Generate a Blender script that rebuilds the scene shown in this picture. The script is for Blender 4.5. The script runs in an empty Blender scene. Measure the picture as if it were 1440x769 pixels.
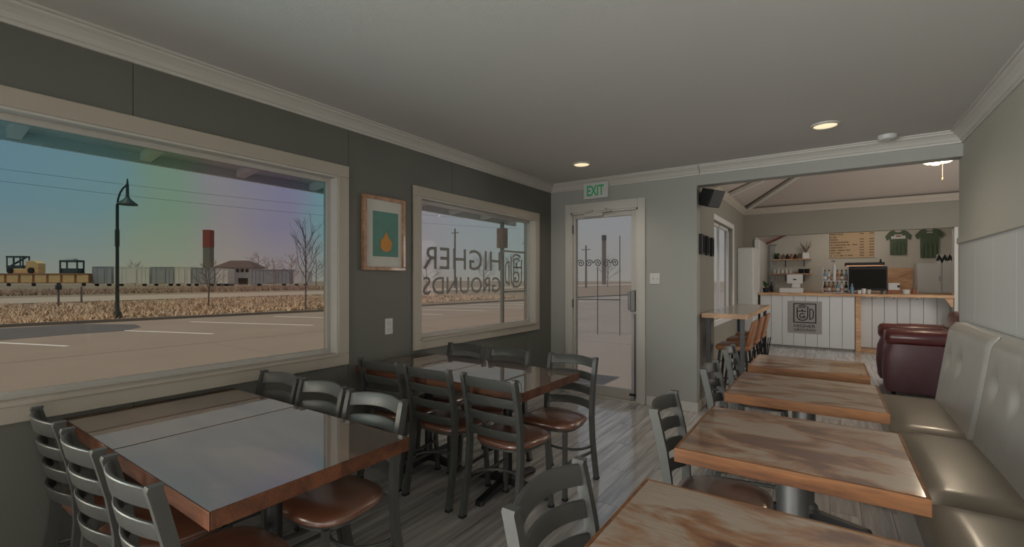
import bpy, bmesh, math, random
from mathutils import Vector, Matrix, Euler
random.seed(7)
C = bpy.context.scene.collection
PI = math.pi

# ------------------------------------------------------------------ camera, world, sun, large lights, exposure
sc = bpy.context.scene
cam_d = bpy.data.cameras.new('camera'); cam = bpy.data.objects.new('camera', cam_d); C.objects.link(cam)
cam_d.sensor_width = 36.0; cam_d.lens = 36.0*645/1440; cam_d.shift_y = 8.5/1440; cam_d.clip_start = 0.02; cam_d.clip_end = 1000
cam.location = (0, 0, 1.39); cam.rotation_euler = (PI/2, 0, math.radians(34.6))
sc.camera = cam
sc.view_settings.view_transform = 'Standard'; sc.view_settings.look = 'None'
sc.view_settings.gamma = 1.0; sc.view_settings.use_curve_mapping = False
sc.view_settings.exposure = 0.0

w = bpy.data.worlds.new('world'); sc.world = w; w.use_nodes = True
nt = w.node_tree; bg = nt.nodes['Background']
tc = nt.nodes.new('ShaderNodeTexCoord'); sx = nt.nodes.new('ShaderNodeSeparateXYZ'); rp = nt.nodes.new('ShaderNodeValToRGB')
nt.links.new(tc.outputs['Generated'], sx.inputs[0]); nt.links.new(sx.outputs['Z'], rp.inputs[0]); nt.links.new(rp.outputs[0], bg.inputs[0])
els = rp.color_ramp.elements
els[0].position = 0.0; els[0].color = (0.96, 0.92, 0.82, 1); els[1].position = 0.55; els[1].color = (0.60, 0.80, 1.0, 1)
e_ = els.new(0.16); e_.color = (0.86, 0.94, 0.98, 1)
bg.inputs[1].default_value = 0.33

sun_d = bpy.data.lights.new('sun', 'SUN'); sun_d.energy = 1.85; sun_d.angle = 0.01; sun_d.color = (1, 0.93, 0.83)
sun = bpy.data.objects.new('sun', sun_d); C.objects.link(sun)
sun.rotation_euler = Vector((0.12, 0.30, -0.95)).to_track_quat('-Z', 'Y').to_euler()

def area(name, loc, direction, sx_, sy_, power, col=(1, 1, 1), spread=180):
    d = bpy.data.lights.new(name, 'AREA'); d.shape = 'RECTANGLE'; d.size = sx_; d.size_y = sy_; d.energy = power; d.color = col; d.spread = math.radians(spread)
    o = bpy.data.objects.new(name, d); C.objects.link(o); o.location = loc
    o.rotation_euler = Vector(direction).to_track_quat('-Z', 'Y').to_euler(); return o
# added fill lights, unseen: behind the camera and right of the service room
area('rear_left_fill', (-2.75, -2.3, 1.25), (1, 0.60, -0.08), 3.8, 1.9, 178, (1.0, 0.97, 0.92), 100)
area('rear_fill', (-0.4, -4.3, 1.4), (0.16, 1, -0.04), 2.9, 2.2, 40, (1.0, 0.98, 0.95), 80)
area('service_right_fill', (2.95, 8.3, 1.7), (-1, 0.15, 0.0), 2.0, 1.5, 60, (1.0, 0.95, 0.88))

# ------------------------------------------------------------------ materials
def principled(name):
    m = bpy.data.materials.new(name); m.use_nodes = True
    return m, m.node_tree, m.node_tree.nodes['Principled BSDF']
def N(nt, t, **kw):
    n = nt.nodes.new(t)
    for k, v in kw.items(): setattr(n, k, v)
    return n
def rgba(c): return (c[0], c[1], c[2], 1)
def mat(name, col, rough=0.6, metal=0.0, noise=(6, 0.08), bump=None, coat=0.0, coat_ior=1.5, coat_rough=0.05, spec=0.5, stretch=(1, 1, 1), emit=None):
    m, nt, b = principled(name)
    tc = N(nt, 'ShaderNodeTexCoord'); mp = N(nt, 'ShaderNodeMapping'); mp.inputs['Scale'].default_value = stretch
    nt.links.new(tc.outputs['Object'], mp.inputs[0])
    nz = N(nt, 'ShaderNodeTexNoise'); nz.inputs['Scale'].default_value = noise[0]; nz.inputs['Detail'].default_value = 4
    nt.links.new(mp.outputs[0], nz.inputs['Vector'])
    mx = N(nt, 'ShaderNodeMix', data_type='RGBA')
    a = noise[1]
    mx.inputs[6].default_value = rgba([c*(1-a) for c in col]); mx.inputs[7].default_value = rgba([min(1, c*(1+a)) for c in col])
    nt.links.new(nz.outputs['Fac'], mx.inputs[0]); nt.links.new(mx.outputs[2], b.inputs['Base Color'])
    b.inputs['Roughness'].default_value = rough; b.inputs['Metallic'].default_value = metal
    b.inputs['Specular IOR Level'].default_value = spec
    b.inputs['Coat Weight'].default_value = coat; b.inputs['Coat IOR'].default_value = coat_ior; b.inputs['Coat Roughness'].default_value = coat_rough
    if bump:
        n2 = N(nt, 'ShaderNodeTexNoise'); n2.inputs['Scale'].default_value = bump[0]; n2.inputs['Detail'].default_value = 3
        nt.links.new(mp.outputs[0], n2.inputs['Vector'])
        bp = N(nt, 'ShaderNodeBump'); bp.inputs['Strength'].default_value = bump[1]; bp.inputs['Distance'].default_value = 0.01
        nt.links.new(n2.outputs['Fac'], bp.inputs['Height']); nt.links.new(bp.outputs[0], b.inputs['Normal'])
    if emit:
        b.inputs['Emission Color'].default_value = rgba(emit[0]); b.inputs['Emission Strength'].default_value = emit[1]
    return m
def wood(name, cols, scale=2.2, stretch=(0.35, 1.6, 1), rough=0.3, coat=0.0, coat_ior=1.6, grain=0.25, rnd=True, coat_rough=0.03, pos=(0.34, 0.47, 0.60)):
    """blotchy live-edge style wood: large soft blotches plus fine grain, offset per object"""
    m, nt, b = principled(name)
    tc = N(nt, 'ShaderNodeTexCoord'); oi = N(nt, 'ShaderNodeObjectInfo'); ad = N(nt, 'ShaderNodeVectorMath', operation='ADD')
    ml = N(nt, 'ShaderNodeMath', operation='MULTIPLY'); ml.inputs[1].default_value = 37.0 if rnd else 0
    nt.links.new(oi.outputs['Random'], ml.inputs[0]); nt.links.new(tc.outputs['Object'], ad.inputs[0]); nt.links.new(ml.outputs[0], ad.inputs[1])
    mp = N(nt, 'ShaderNodeMapping'); mp.inputs['Scale'].default_value = stretch; nt.links.new(ad.outputs[0], mp.inputs[0])
    nz = N(nt, 'ShaderNodeTexNoise'); nz.inputs['Scale'].default_value = scale; nz.inputs['Detail'].default_value = 5; nz.inputs['Roughness'].default_value = 0.55
    nz.inputs['Distortion'].default_value = 0.6
    nt.links.new(mp.outputs[0], nz.inputs['Vector'])
    r = N(nt, 'ShaderNodeValToRGB'); e = r.color_ramp.elements
    e[0].position = pos[0]; e[0].color = rgba(cols[0]); e[1].position = pos[2]; e[1].color = rgba(cols[2]); x = e.new(pos[1]); x.color = rgba(cols[1])
    nt.links.new(nz.outputs['Fac'], r.inputs[0])
    g = N(nt, 'ShaderNodeTexNoise'); g.inputs['Scale'].default_value = scale*14; g.inputs['Detail'].default_value = 3
    mp2 = N(nt, 'ShaderNodeMapping'); mp2.inputs['Scale'].default_value = (stretch[0]*0.3, stretch[1]*1.5, 1); nt.links.new(ad.outputs[0], mp2.inputs[0]); nt.links.new(mp2.outputs[0], g.inputs['Vector'])
    r2 = N(nt, 'ShaderNodeMapRange'); r2.inputs[1].default_value = 0.3; r2.inputs[2].default_value = 0.7; r2.inputs[3].default_value = 1-grain; r2.inputs[4].default_value = 1+grain
    nt.links.new(g.outputs['Fac'], r2.inputs[0])
    vm = N(nt, 'ShaderNodeVectorMath', operation='SCALE'); nt.links.new(r.outputs[0], vm.inputs[0]); nt.links.new(r2.outputs[0], vm.inputs['Scale'])
    nt.links.new(vm.outputs[0], b.inputs['Base Color'])
    b.inputs['Roughness'].default_value = rough
    b.inputs['Coat Weight'].default_value = coat; b.inputs['Coat IOR'].default_value = coat_ior; b.inputs['Coat Roughness'].default_value = coat_rough
    return m
def glass_mat(name, tints, axis='Y', lo=0.0, hi=1.0, fade=None, gloss=0.05, haze=0.0):
    """clear pane with a faint coloured film; tints run along the pane, fading out below fade[0]..fade[1] (object z)"""
    m = bpy.data.materials.new(name); m.use_nodes = True; nt = m.node_tree; nt.nodes.clear()
    out = N(nt, 'ShaderNodeOutputMaterial'); tr = N(nt, 'ShaderNodeBsdfTransparent'); gl = N(nt, 'ShaderNodeBsdfGlossy'); gl.inputs['Roughness'].default_value = 0.02
    mx = N(nt, 'ShaderNodeMixShader'); mx.inputs[0].default_value = gloss
    tc = N(nt, 'ShaderNodeTexCoord'); s = N(nt, 'ShaderNodeSeparateXYZ'); nt.links.new(tc.outputs['Object'], s.inputs[0])
    if len(tints) > 1:
        nz = N(nt, 'ShaderNodeTexNoise'); nz.inputs['Scale'].default_value = 2.0; nt.links.new(tc.outputs['Object'], nz.inputs['Vector'])
        ad = N(nt, 'ShaderNodeMath', operation='MULTIPLY_ADD'); ad.inputs[1].default_value = 0.35; nt.links.new(nz.outputs['Fac'], ad.inputs[0]); nt.links.new(s.outputs[axis], ad.inputs[2])
        mr = N(nt, 'ShaderNodeMapRange'); mr.inputs[1].default_value = lo+0.175; mr.inputs[2].default_value = hi+0.175; nt.links.new(ad.outputs[0], mr.inputs[0])
        r = N(nt, 'ShaderNodeValToRGB'); r.color_ramp.interpolation = 'EASE'
        e = r.color_ramp.elements
        n = len(tints); e[0].position = 0; e[0].color = rgba(tints[0]); e[1].position = 1; e[1].color = rgba(tints[-1])
        for i in range(1, n-1): k = e.new(i/(n-1)); k.color = rgba(tints[i])
        nt.links.new(mr.outputs[0], r.inputs[0])
        if fade:
            f = N(nt, 'ShaderNodeMapRange'); f.inputs[1].default_value = fade[0]; f.inputs[2].default_value = fade[1]; nt.links.new(s.outputs['Z'], f.inputs[0])
            mc = N(nt, 'ShaderNodeMix', data_type='RGBA'); mc.inputs[6].default_value = rgba(fade[2]); nt.links.new(f.outputs[0], mc.inputs[0]); nt.links.new(r.outputs[0], mc.inputs[7])
            nt.links.new(mc.outputs[2], tr.inputs[0])
        else: nt.links.new(r.outputs[0], tr.inputs[0])
    else: tr.inputs[0].default_value = rgba(tints[0])
    if haze:
        tl = N(nt, 'ShaderNodeBsdfTranslucent'); tl.inputs[0].default_value = (0.85, 0.83, 0.80, 1); mh = N(nt, 'ShaderNodeMixShader'); mh.inputs[0].default_value = haze
        nt.links.new(tr.outputs[0], mh.inputs[1]); nt.links.new(tl.outputs[0], mh.inputs[2]); nt.links.new(mh.outputs[0], mx.inputs[1])
    else: nt.links.new(tr.outputs[0], mx.inputs[1])
    nt.links.new(gl.outputs[0], mx.inputs[2]); nt.links.new(mx.outputs[0], out.inputs[0])
    return m
def plank_mat(name):
    m, nt, b = principled(name)
    tc = N(nt, 'ShaderNodeTexCoord'); oi = N(nt, 'ShaderNodeObjectInfo'); ad = N(nt, 'ShaderNodeVectorMath', operation='ADD')
    ml = N(nt, 'ShaderNodeMath', operation='MULTIPLY'); ml.inputs[1].default_value = 53.0
    nt.links.new(oi.outputs['Random'], ml.inputs[0]); nt.links.new(tc.outputs['Object'], ad.inputs[0]); nt.links.new(ml.outputs[0], ad.inputs[1])
    mp = N(nt, 'ShaderNodeMapping'); mp.inputs['Scale'].default_value = (14, 0.9, 1); nt.links.new(ad.outputs[0], mp.inputs[0])
    nz = N(nt, 'ShaderNodeTexNoise'); nz.inputs['Scale'].default_value = 2.0; nz.inputs['Detail'].default_value = 6; nt.links.new(mp.outputs[0], nz.inputs['Vector'])
    r = N(nt, 'ShaderNodeValToRGB'); e = r.color_ramp.elements
    e[0].position = 0.32; e[0].color = (0.25, 0.222, 0.205, 1); e[1].position = 0.68; e[1].color = (0.56, 0.535, 0.52, 1)
    nt.links.new(nz.outputs['Fac'], r.inputs[0])
    mr = N(nt, 'ShaderNodeMapRange'); mr.inputs[3].default_value = 0.82; mr.inputs[4].default_value = 1.15; nt.links.new(oi.outputs['Random'], mr.inputs[0])
    vm = N(nt, 'ShaderNodeVectorMath', operation='SCALE'); nt.links.new(r.outputs[0], vm.inputs[0]); nt.links.new(mr.outputs[0], vm.inputs['Scale'])
    nt.links.new(vm.outputs[0], b.inputs['Base Color']); b.inputs['Roughness'].default_value = 0.35; b.inputs['Coat Weight'].default_value = 0.8; b.inputs['Coat IOR'].default_value = 2.8; b.inputs['Coat Roughness'].default_value = 0.10
    return m

WALL_G = mat('wall_green_grey', (0.33, 0.335, 0.31), 0.75, noise=(3, 0.05), bump=(60, 0.05))
WALL_L = mat('wall_sage_shaded', (0.125, 0.125, 0.108), 0.5, noise=(2.5, 0.10), bump=(60, 0.05))  # sage paint darkened: the window wall's backlit shade is in the colour
WALL_BR = mat('wall_brown_sage', (0.23, 0.215, 0.18), 0.7, noise=(3, 0.05))
WALL_R = mat('wall_pale_sage', (0.40, 0.385, 0.33), 0.7, noise=(3, 0.04), bump=(50, 0.04))
WALL_W = mat('wall_shiplap_white', (0.475, 0.48, 0.465), 0.6, noise=(4, 0.04), stretch=(1, 6, 0.3))
CEIL = mat('ceiling_white', (0.52, 0.515, 0.495), 0.85, noise=(2, 0.03), bump=(90, 0.06))
TRIM = mat('trim_white', (0.50, 0.485, 0.45), 0.5, noise=(5, 0.04))
TRIM_B = mat('trim_beige', (0.40, 0.355, 0.30), 0.5, noise=(5, 0.05))
VAULT = mat('vault_pinkish', (0.46, 0.40, 0.36), 0.8, noise=(2, 0.04))
PLANK = plank_mat('floor_plank_grey_oak')
FLOORB = mat('floor_joint_dark', (0.05, 0.045, 0.04), 0.8)
METAL = mat('chair_gunmetal', (0.082, 0.083, 0.078), 0.42, metal=0.25, noise=(20, 0.15), spec=0.3)
BLACKM = mat('black_iron', (0.022, 0.022, 0.024), 0.4, metal=0.3)
STEEL = mat('column_steel_grey', (0.20, 0.20, 0.20), 0.4, metal=0.7)
VINYL = mat('seat_brown_vinyl', (0.16, 0.058, 0.03), 0.36, noise=(7, 0.2), bump=(120, 0.04), coat=1.0, coat_ior=1.8, coat_rough=0.2)
BOOTHV = mat('booth_pewter_lit_vinyl', (0.50, 0.49, 0.455), 0.30, metal=0.4, noise=(9, 0.10), bump=(90, 0.06), coat=0.3, coat_rough=0.2)  # booth vinyl lightened: window light on the backs put into the colour
BOOTHS = mat('booth_seat_olive_shaded_vinyl', (0.155, 0.13, 0.096), 0.36, metal=0.25, noise=(9, 0.10), bump=(90, 0.06), coat=0.4, coat_rough=0.18)  # darker copy of the booth vinyl, seat shade put into the olive
BURG = mat('burgundy_leather', (0.11, 0.022, 0.022), 0.33, noise=(9, 0.25), bump=(30, 0.12), coat=0.4, coat_rough=0.2)
MAUVE = mat('mauve_leather', (0.125, 0.05, 0.058), 0.42, noise=(9, 0.2), bump=(14, 0.25))
TOP_L = wood('table_gloss_dark_wood', [(0.04, 0.014, 0.007), (0.10, 0.042, 0.02), (0.17, 0.09, 0.05)], 3.5, pos=(0.40, 0.5, 0.6), grain=0.15, coat=1.0, coat_ior=6.0, coat_rough=0.015, rough=0.4)
TOP_R = wood('table_worn_wood', [(0.10, 0.028, 0.010), (0.27, 0.115, 0.045), (0.34, 0.255, 0.19)], 3.6, stretch=(0.7, 1.5, 1), coat=1.0, coat_ior=1.75, coat_rough=0.10, rough=0.4, pos=(0.42, 0.49, 0.555), grain=0.12)
EDGE_L = wood('table_edge_red_wood', [(0.05, 0.014, 0.006), (0.09, 0.028, 0.010), (0.14, 0.047, 0.018)], 6, rough=0.6)
EDGE_R = wood('table_edge_orange_wood', [(0.13, 0.045, 0.013), (0.18, 0.067, 0.019), (0.225, 0.090, 0.028)], 6, rough=0.6)
PINE = wood('counter_pine', [(0.36, 0.20, 0.10), (0.48, 0.28, 0.15), (0.55, 0.34, 0.19)], 5, rough=0.45)
COPPERW = wood('frame_copper_wood', [(0.26, 0.13, 0.07), (0.34, 0.18, 0.10), (0.42, 0.23, 0.14)], 9, rough=0.35, coat=0.3)
WHITE = mat('painted_white', (0.55, 0.55, 0.54), 0.45, noise=(5, 0.03))
CWHITE = mat('counter_board_white', (0.56, 0.57, 0.57), 0.5, noise=(5, 0.03))
ALU = mat('door_white_aluminium', (0.44, 0.42, 0.39), 0.4, noise=(6, 0.03))
DKSTEEL = mat('door_edge_blue_steel', (0.13, 0.14, 0.17), 0.4, metal=0.4)
BLACK = mat('matt_black', (0.015, 0.015, 0.016), 0.55, spec=0.3)
GREYV = mat('vinyl_lettering_grey', (0.20, 0.195, 0.18), 0.7)
SIGNG = mat('sign_grey_panel', (0.30, 0.285, 0.27), 0.6)
MATW = mat('mat_board_white', (0.58, 0.56, 0.52), 0.8)
TEAL = mat('print_teal', (0.10, 0.235, 0.20), 0.6, noise=(8, 0.2))
ORANGE = mat('print_orange', (0.55, 0.24, 0.045), 0.6, noise=(14, 0.2))
GREEN = mat('exit_green', (0.03, 0.30, 0.12), 0.5, emit=((0.03, 0.35, 0.14), 0.10))
SHIRT = mat('shirt_dark_green', (0.085, 0.12, 0.075), 0.9, noise=(12, 0.2))
TAN = mat('menu_tan', (0.44, 0.32, 0.20), 0.7, noise=(9, 0.06), stretch=(0.3, 1, 4))
INK = mat('menu_ink', (0.10, 0.055, 0.03), 0.8)
LEATHER_T = mat('stool_tan_leather', (0.34, 0.14, 0.055), 0.42, noise=(9, 0.2))
LAMP = mat('lamp_warm_glow', (0.9, 0.8, 0.6), 0.5, emit=((1.0, 0.78, 0.5), 0.95))
CERAM = mat('ceramic_white', (0.6, 0.59, 0.57), 0.3)
LEAFD = mat('dry_leaf_brown', (0.16, 0.10, 0.05), 0.8)
LEAFG = mat('leaf_green', (0.05, 0.10, 0.035), 0.7)
REDB = mat('red_painted_beam', (0.16, 0.03, 0.025), 0.6)
COPPER = mat('copper_trim', (0.45, 0.22, 0.11), 0.3, metal=0.8)
CARD = mat('kraft_card', (0.26, 0.10, 0.05), 0.7)
BLUEC = mat('blue_plastic', (0.12, 0.22, 0.32), 0.4)
CONC = mat('parking_concrete', (0.30, 0.245, 0.20), 0.85, noise=(0.6, 0.12), bump=(8, 0.05))
ASPH = mat('parking_asphalt', (0.30, 0.25, 0.215), 0.85, noise=(0.5, 0.15))
ROAD = mat('road_pale', (0.42, 0.34, 0.27), 0.85, noise=(0.3, 0.1), stretch=(1, 0.1, 1))
DIRT = mat('dry_verge', (0.26, 0.195, 0.135), 0.95, noise=(0.9, 0.35), bump=(3, 0.3))
GRASS = mat('dry_grass', (0.66, 0.49, 0.35), 0.95, noise=(0.35, 0.35))
BRUSH = mat('brown_brush', (0.40, 0.28, 0.21), 0.95, noise=(0.7, 0.4))
BARK = mat('bare_bark', (0.20, 0.16, 0.14), 0.9)
YEL = mat('railcar_yellow', (0.78, 0.50, 0.22), 0.6, noise=(1.5, 0.2))
RUST = mat('railcar_rust', (0.40, 0.16, 0.08), 0.8, noise=(1.5, 0.2))
BOXG = mat('boxcar_grey', (0.40, 0.40, 0.41), 0.7, noise=(0.8, 0.12))
BOXW = mat('boxcar_white', (0.82, 0.77, 0.72), 0.7, noise=(0.8, 0.12))
DTEAL = mat('machine_dark_teal', (0.04, 0.07, 0.07), 0.5)
BRICK = mat('tower_red', (0.36, 0.10, 0.07), 0.8, noise=(1, 0.15))
TOWERG = mat('tower_grey', (0.24, 0.24, 0.21), 0.8, noise=(1, 0.15))
ROOFB = mat('roof_brown', (0.13, 0.09, 0.07), 0.9)
POLE = mat('lamp_post_dark', (0.035, 0.04, 0.035), 0.6)
SOFFIT = mat('awning_grey', (0.66, 0.70, 0.71), 0.8, noise=(2, 0.1))
AWHITE = mat('awning_white', (0.85, 0.84, 0.82), 0.7)
STONE = mat('bar_top_pale', (0.44, 0.40, 0.36), 0.3, noise=(8, 0.12), coat=0.5)
GLASS1 = glass_mat('window_film_rainbow', [(0.62, 0.80, 0.86), (0.64, 0.82, 0.84), (0.70, 0.83, 0.70), (0.82, 0.77, 0.78), (0.76, 0.71, 0.84), (0.66, 0.84, 0.87)], 'Y', 0.35, 1.95, fade=(1.2, 1.75, (0.90, 0.86, 0.80)), gloss=0.005)
GLASS2 = glass_mat('window_film_lavender', [(0.92, 0.88, 0.92), (0.88, 0.92, 0.94), (0.84, 0.92, 0.92)], 'Y', 2.8, 4.4, fade=(1.0, 1.6, (0.92, 0.86, 0.80)), haze=0.10, gloss=0.005)
GLASS3 = glass_mat('clear_pane', [(0.95, 0.94, 0.95)], haze=0.12, gloss=0.005)
BGLASS = glass_mat('bottle_glass', [(0.75, 0.72, 0.66)], gloss=0.15)

# ------------------------------------------------------------------ mesh helpers
class MB:
    def __init__(s): s.v = []; s.f = []
    def add(s, vs, fs, M=None):
        o = len(s.v)
        s.v += [tuple(M @ Vector(p)) if M is not None else tuple(p) for p in vs]
        s.f += [tuple(i+o for i in f) for f in fs]; return s
    def box(s, x0, x1, y0, y1, z0, z1, M=None):
        vs = [(x, y, z) for x in (x0, x1) for y in (y0, y1) for z in (z0, z1)]
        return s.add(vs, [(0, 1, 3, 2), (4, 6, 7, 5), (0, 4, 5, 1), (2, 3, 7, 6), (0, 2, 6, 4), (1, 5, 7, 3)], M)
    def cyl(s, p0, p1, r0, r1=None, n=12, M=None):
        r1 = r0 if r1 is None else r1
        return s.tube([p0, p1], [r0, r1], n, M)
    def tube(s, pts, r, n=8, M=None, flat=None):
        """swept round tube; flat=(a,b,up) gives an elliptical/rectangular section when n == 4"""
        P = [Vector(p) for p in pts]; R = r if isinstance(r, (list, tuple)) else [r]*len(P)
        up = Vector((0, 0, 1)); vs = []; prev = None
        for i, p in enumerate(P):
            t = (P[min(i+1, len(P)-1)]-P[max(i-1, 0)]).normalized()
            if prev is None:
                a = t.cross(up) if abs(t.z) < 0.95 else t.cross(Vector((0, 1, 0)))
            else: a = prev - t*prev.dot(t)
            a.normalize(); b = t.cross(a); prev = a
            for k in range(n):
                th = 2*PI*(k+0.5)/n; vs.append(p + a*math.cos(th)*R[i] + b*math.sin(th)*R[i])
        fs = []
        for i in range(len(P)-1):
            for k in range(n):
                fs.append((i*n+k, i*n+(k+1) % n, (i+1)*n+(k+1) % n, (i+1)*n+k))
        fs.append(tuple(range(n-1, -1, -1))); fs.append(tuple(range((len(P)-1)*n, len(P)*n)))
        return s.add(vs, fs, M)
    def bar(s, pts, wx, wy, M=None):
        """rectangular section bar: wx along world x, wy along y, path mostly vertical"""
        vs = []; fs = []
        for p in pts:
            for dx, dy in ((-1, -1), (1, -1), (1, 1), (-1, 1)): vs.append((p[0]+dx*wx/2, p[1]+dy*wy/2, p[2]))
        n = len(pts)
        for i in range(n-1):
            for k in range(4): fs.append((i*4+k, i*4+(k+1) % 4, i*4+4+(k+1) % 4, i*4+4+k))
        fs += [(3, 2, 1, 0), tuple(range(4*n-4, 4*n))]
        return s.add(vs, fs, M)
    def lathe(s, prof, n=16, c=(0, 0, 0), M=None):
        vs = []; fs = []
        for r, z in prof:
            for k in range(n): th = 2*PI*k/n; vs.append((c[0]+r*math.cos(th), c[1]+r*math.sin(th), c[2]+z))
        for i in range(len(prof)-1):
            for k in range(n): fs.append((i*n+k, i*n+(k+1) % n, (i+1)*n+(k+1) % n, (i+1)*n+k))
        fs.append(tuple(range(n-1, -1, -1))); fs.append(tuple(range((len(prof)-1)*n, len(prof)*n)))
        return s.add(vs, fs, M)
    def prism(s, poly, d0, d1, M=None):
        """polygon in local XZ, extruded along Y from d0 to d1"""
        n = len(poly); vs = [(x, d0, z) for x, z in poly]+[(x, d1, z) for x, z in poly]
        fs = [tuple(range(n)), tuple(range(2*n-1, n-1, -1))]+[(i, i+n, (i+1) % n+n, (i+1) % n) for i in range(n)]
        return s.add(vs, fs, M)
    def layers(s, rings, M=None):
        n = len(rings[0]); vs = [p for r in rings for p in r]; fs = []
        for i in range(len(rings)-1):
            for k in range(n): fs.append((i*n+k, i*n+(k+1) % n, (i+1)*n+(k+1) % n, (i+1)*n+k))
        fs.append(tuple(range(n-1, -1, -1))); fs.append(tuple(range((len(rings)-1)*n, len(rings)*n)))
        return s.add(vs, fs, M)
    def mesh(s, name, smooth=None, bevel=0, seg=2):
        me = bpy.data.meshes.new(name); me.from_pydata(s.v, [], s.f)
        bm = bmesh.new(); bm.from_mesh(me)
        bmesh.ops.recalc_face_normals(bm, faces=bm.faces)
        if bevel:
            ed = [e for e in bm.edges if len(e.link_faces) == 2 and e.calc_face_angle(0) > 0.6]
            bmesh.ops.bevel(bm, geom=ed, offset=bevel, segments=seg, affect='EDGES', profile=0.5)
        bm.to_mesh(me); bm.free()
        if smooth is not None:
            me.polygons.foreach_set('use_smooth', [True]*len(me.polygons))
            try: me.set_sharp_from_angle(angle=math.radians(smooth))
            except Exception: pass
        return me
    def build(s, name, m, parent=None, smooth=None, bevel=0, seg=2):
        me = s.mesh(name, smooth, bevel, seg); me.materials.append(m)
        o = bpy.data.objects.new(name, me); C.objects.link(o)
        if parent is not None: o.parent = parent
        return o
def tag(o, label, cat, group=None):
    o['label'] = label; o['category'] = cat
    if group: o['group'] = group
    return o
def thing(name, label, cat, loc=(0, 0, 0), rz=0, group=None):
    o = bpy.data.objects.new(name, None); C.objects.link(o); o.empty_display_size = 0.1
    o.location = loc; o.rotation_euler = (0, 0, rz); return tag(o, label, cat, group)
def struct(name, mb, m, parent=None, **k):
    o = mb.build(name, m, parent, **k)
    if parent is None: o['kind'] = 'structure'
    return o
def sroot(name, loc=(0, 0, 0)):
    o = bpy.data.objects.new(name, None); C.objects.link(o); o.location = loc; o['kind'] = 'structure'; return o
def dup(root, loc, rz, label, group=None):
    def cp(o, par):
        c = o.copy(); C.objects.link(c)
        if par is not None: c.parent = par
        for ch in o.children: cp(ch, c)
        return c
    r = cp(root, None); r.location = loc; r.rotation_euler = (0, 0, rz); r['label'] = label
    if group: r['group'] = group
    return r
def B(x0, x1, y0, y1, z0, z1): return MB().box(x0, x1, y0, y1, z0, z1)
def text_mesh(body, height, depth, bold=0.0, width=None, spacing=1.0):
    cu = bpy.data.curves.new('lettering', 'FONT'); cu.body = body; cu.size = 1.0; cu.extrude = 0.0; cu.offset = bold; cu.space_character = spacing
    cu.resolution_u = 3
    o = bpy.data.objects.new('lettering', cu); C.objects.link(o)
    dg = bpy.context.evaluated_depsgraph_get(); me = bpy.data.meshes.new_from_object(o.evaluated_get(dg))
    vs = [v.co.copy() for v in me.vertices]; fs = [tuple(p.vertices) for p in me.polygons]
    bpy.data.objects.remove(o); bpy.data.curves.remove(cu); bpy.data.meshes.remove(me)
    x0 = min(v.x for v in vs); x1 = max(v.x for v in vs); y0 = min(v.y for v in vs); y1 = max(v.y for v in vs)
    sy = height/(y1-y0); sx = width/(x1-x0) if width else sy
    mb = MB(); n = len(vs)
    mb.v = [((v.x-x0)*sx, 0.0, (v.y-y0)*sy) for v in vs]+[((v.x-x0)*sx, depth, (v.y-y0)*sy) for v in vs]
    from collections import Counter
    ec = Counter(); 
    for f in fs:
        for i in range(len(f)): a, b = f[i], f[(i+1) % len(f)]; ec[(min(a, b), max(a, b))] += 1
    mb.f = list(fs)+[tuple(i+n for i in reversed(f)) for f in fs]
    for (a, b), c in ec.items():
        if c == 1: mb.f.append((a, b, b+n, a+n))
    return mb                                        # in XZ plane, facing -Y, thickness towards +Y
def xform(mb, M):
    mb.v = [tuple(M @ Vector(p)) for p in mb.v]; return mb
def stroke(mb, pts, wd, t):
    """flat ribbon along a 2-D polyline in the XZ plane, thickness t in Y"""
    P = [Vector(p) for p in pts]; L = []; R_ = []
    closed = (P[0]-P[-1]).length < 1e-6
    for i, p in enumerate(P):
        a = P[i-1] if i > 0 else (P[-2] if closed else p); b = P[i+1] if i < len(P)-1 else (P[1] if closed else p)
        t1 = (p-a); t2 = (b-p)
        if t1.length < 1e-9: t1 = t2
        if t2.length < 1e-9: t2 = t1
        t1.normalize(); t2.normalize(); n1 = Vector((-t1.y, t1.x)); n2 = Vector((-t2.y, t2.x))
        m = n1+n2; m.normalize(); k = wd/2/max(0.4, m.dot(n1)); L.append(p+m*k); R_.append(p-m*k)
    n = len(P); vs = []
    for y in (0, t):
        vs += [(q.x, y, q.y) for q in L]+[(q.x, y, q.y) for q in R_]
    fs = []
    for i in range(n-1):
        fs += [(i, i+1, n+i+1, n+i), (2*n+i, 3*n+i, 3*n+i+1, 2*n+i+1), (i, 2*n+i, 2*n+i+1, i+1), (n+i, n+i+1, 3*n+i+1, 3*n+i)]
    if not closed: fs += [(0, n, 3*n, 2*n), (n-1, 3*n-1, 4*n-1, 2*n-1)]
    mb.add(vs, fs)
def arc(cx, cz, r, a0, a1, n=12): return [(cx+r*math.cos(math.radians(a0+(a1-a0)*i/n)), cz+r*math.sin(math.radians(a0+(a1-a0)*i/n))) for i in range(n+1)]
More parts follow.
